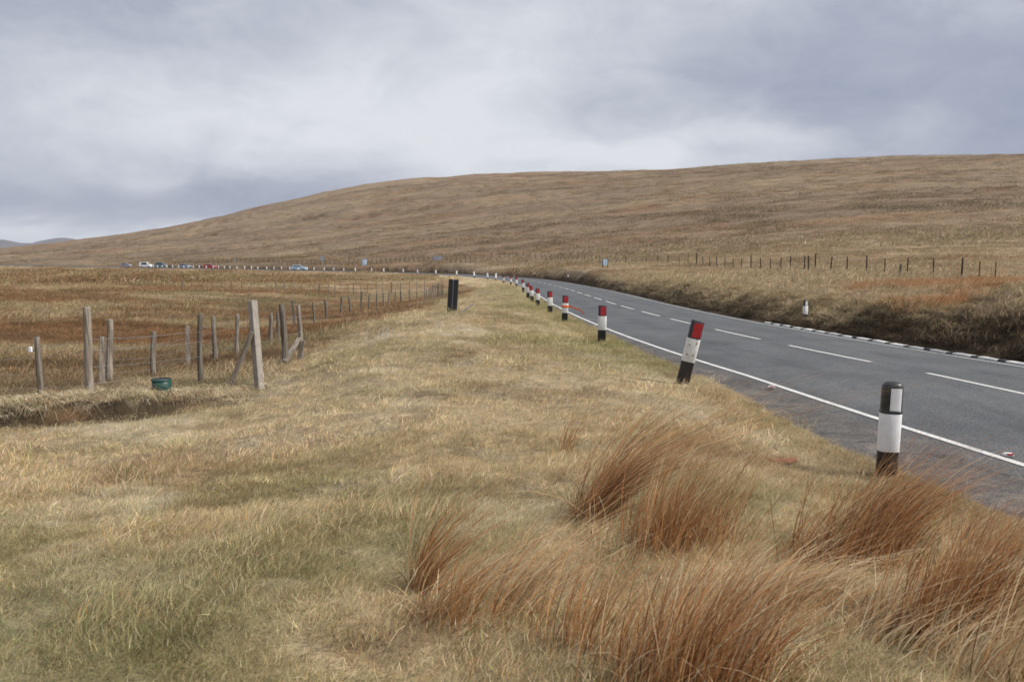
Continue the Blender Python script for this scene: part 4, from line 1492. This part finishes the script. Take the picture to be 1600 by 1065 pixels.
def tussock(name, label, px, py, n, rx, ry, h, lean, mixw, seed, wind=(1, .25), w=.0044, spread=.16, droop=.18, group='rust coloured grass tussocks'):
    Y = 4.0
    for _ in range(40):                           # the ground point seen at this pixel
        p = at(px, py, Y)
        Y += (p[2] - G(p[0], p[1])) * 1.1
        Y = min(max(Y, 1.5), 40)
    p = at(px, py, Y)
    zc_ = G(p[0], p[1])
    g_ = np.random.default_rng(seed)
    n = int(n * 1.35)
    k_ = max(2, n // 110)
    cen = g_.normal(0, .42, (k_, 2))
    pick = g_.integers(0, k_, n)
    u = cen[pick] + g_.normal(0, .22 + .25 / k_, (n, 2))
    base = np.c_[u[:, 0] * rx, u[:, 1] * ry, np.zeros(n)]
    gz = ground_info(base[:, 0] + p[0], base[:, 1] + p[1])['z'] - zc_
    base[:, 2] = gz - .03
    fall = np.exp(-(u ** 2).sum(1) * .55)
    hh = h * g_.uniform(.45, 1.15, n) * (.55 + .45 * fall) * g_.uniform(.75, 1.2, k_)[pick]
    wd = np.array(wind) / np.hypot(*wind)
    ldr = wd[None] * 1.1 + g_.normal(0, .24, (n, 2)) + g_.normal(0, .22, (k_, 2))[pick]
    sp_ = u * spread + g_.normal(0, .09, (n, 2))
    bent = g_.uniform(0, 1, n) < .10                # broken and dead blades lie about
    ldr[bent] = g_.normal(0, 1, (bent.sum(), 2))
    hh[bent] *= .75
    dro = np.where(bent, g_.uniform(.5, 1.0, n), droop * g_.uniform(.5, 1.8, n))
    segs = 6
    V, F, per = blades(n, base, hh, w * g_.uniform(.45, 1.5, n), ldr, lean * g_.uniform(.5, 1.5, n) * g_.uniform(.7, 1.3, k_)[pick], sp_, segs, .14, seed, dro, wmin=.1)
    me_ = mesh_np(name, V, F, M_TUSS, True)
    ci = g_.choice(len(RUSTS), n, p=np.array(mixw) / sum(mixw))
    ci[bent] = g_.choice([3, 4, 5], bent.sum())
    c = RUSTS[ci] * g_.uniform(.7, 1.3, n)[:, None]
    point_colour(me_, np.repeat(np.clip(c, 0, .8), per, 0), 'blade')
    o = link(name, me_, loc=(p[0], p[1], zc_))
    return tag(o, label, 'grass tussock', group)


R_ = (5, 4, 3.5, 2.2, 2.0, 1.2)
RS = (3, 2, 3, 1.2, 3.5, 3)
ST = (.6, .4, 1, .5, 4, 6)
tussock('grass_tussock', 'tall narrow rust tussock swept right, the highest one in the middle of the lawn', 918, 822, 420, .15, .13, 1.25, .95, R_, 1)
tussock('grass_tussock', 'wide bushy rust tussock just right of the tallest swept one', 1045, 850, 620, .36, .18, .74, .34, R_, 2)
tussock('grass_tussock', 'thin sparse rust tussock arching right, leftmost of all the tussocks', 648, 925, 170, .075, .07, .88, .80, R_, 3, w=.005)
tussock('grass_tussock', 'low flattened brown tussock right of the leftmost thin one', 735, 970, 300, .26, .2, .62, .90, RS, 4)
tussock('grass_tussock', 'large dense rust tussock cut by the bottom picture edge', 1080, 1085, 1000, .40, .24, .72, .55, R_, 5)
tussock('grass_tussock', 'broad dark rust tussock in front of the round-topped marker post', 1355, 885, 950, .31, .22, .80, .75, (5, 5, 3, 4, 1, .4), 6)
tussock('grass_tussock', 'big rust tussock at the right picture edge leaning towards the road', 1500, 990, 850, .34, .24, .78, .45, R_, 7)
tussock('grass_tussock', 'small wispy tuft of brown stems left of the tallest tussock', 893, 708, 50, .10, .10, .85, .6, RS, 8)
tussock('grass_tussock', 'loose scatter of dark stems between the low brown and large bottom tussocks', 935, 1020, 120, .22, .18, .66, .50, R_, 9)
tussock('grass_tussock', 'pale straw tussock flopped over between the rust ones', 1220, 940, 420, .34, .22, .42, 1.15, ST, 10, droop=.45)
tussock('grass_tussock', 'pale loose straw clump at the foot of the right-hand tussock', 1380, 995, 420, .36, .24, .42, .9, ST, 11, droop=.4)
tussock('grass_tussock', 'small rust tussock on the verge right of the marker post', 1520, 860, 300, .34, .2, .42, .8, RS, 12)
tussock('grass_tussock', 'tan tuft in the bottom right corner of the lawn', 1560, 1075, 480, .3, .22, .46, .8, ST, 13)

# pale dead stalks on the knoll
for px, py, Y, n, lab in [(590, 546, 20.5, 9, 'cluster of pale dead stalks standing on the knoll'), (700, 540, 21.5, 6, 'few pale dead stalks below the black slab post')]:
    o = empty('dead_stalks', place(px, py, Y))
    tag(o, lab, 'dead stalks', 'pale dead stalks')
    for i in range(n):
        x0 = random.uniform(-.35, .35)
        MB().tube([(x0, random.uniform(-.1, .1), -.05), (x0 + .03, 0, .14), (x0 + random.uniform(0, .12), 0, random.uniform(.24, .36))], [.009, .008, .004], 5).build('stalk', M_STALK, o)

# low red-brown piece standing for a reddish patch of moss and soil
sc_o = place(1218, 729, 8.5)
b = MB()
ring = [Vector((.17 * math.cos(t) * (1 + .25 * math.sin(3 * t)), .09 * math.sin(t) * (1 + .2 * math.cos(2 * t)), .0)) for t in np.linspace(0, 2 * math.pi, 15)[:-1]]
b.loft([[p_ + Vector((0, 0, .0)) for p_ in ring], [p_ * .97 + Vector((0, 0, .030 + .012 * math.sin(p_.x * 40))) for p_ in ring], [p_ * .6 + Vector((0, 0, .038)) for p_ in ring]])
tag(b.build('red_scrap', M_RUSTY, None, True, loc=sc_o), 'flat rusty red patch half sunk in the verge grass', 'scrap')

# ------------------------------------------------------------------ haze
zmin = float(GV[:, 2].min())
zmin = min(zmin, float(HZ.min())) - 1.0
zmax = max(float(GV[:, 2].max()), float(HZ.max())) + 3
m, T = new_mat('haze')
vol = T.n('ShaderNodeVolumePrincipled', {'Color': (0.70, 0.78, 0.92, 1), 'Density': 7.5e-5, 'Anisotropy': 0.0})
T.n('ShaderNodeOutputMaterial', {'Volume': vol.outputs[0]})
b = MB().box((0, 0, (zmin + zmax) / 2), (20000, 20000, zmax - zmin))
hz = tag(b.build('haze', m), kind='stuff')
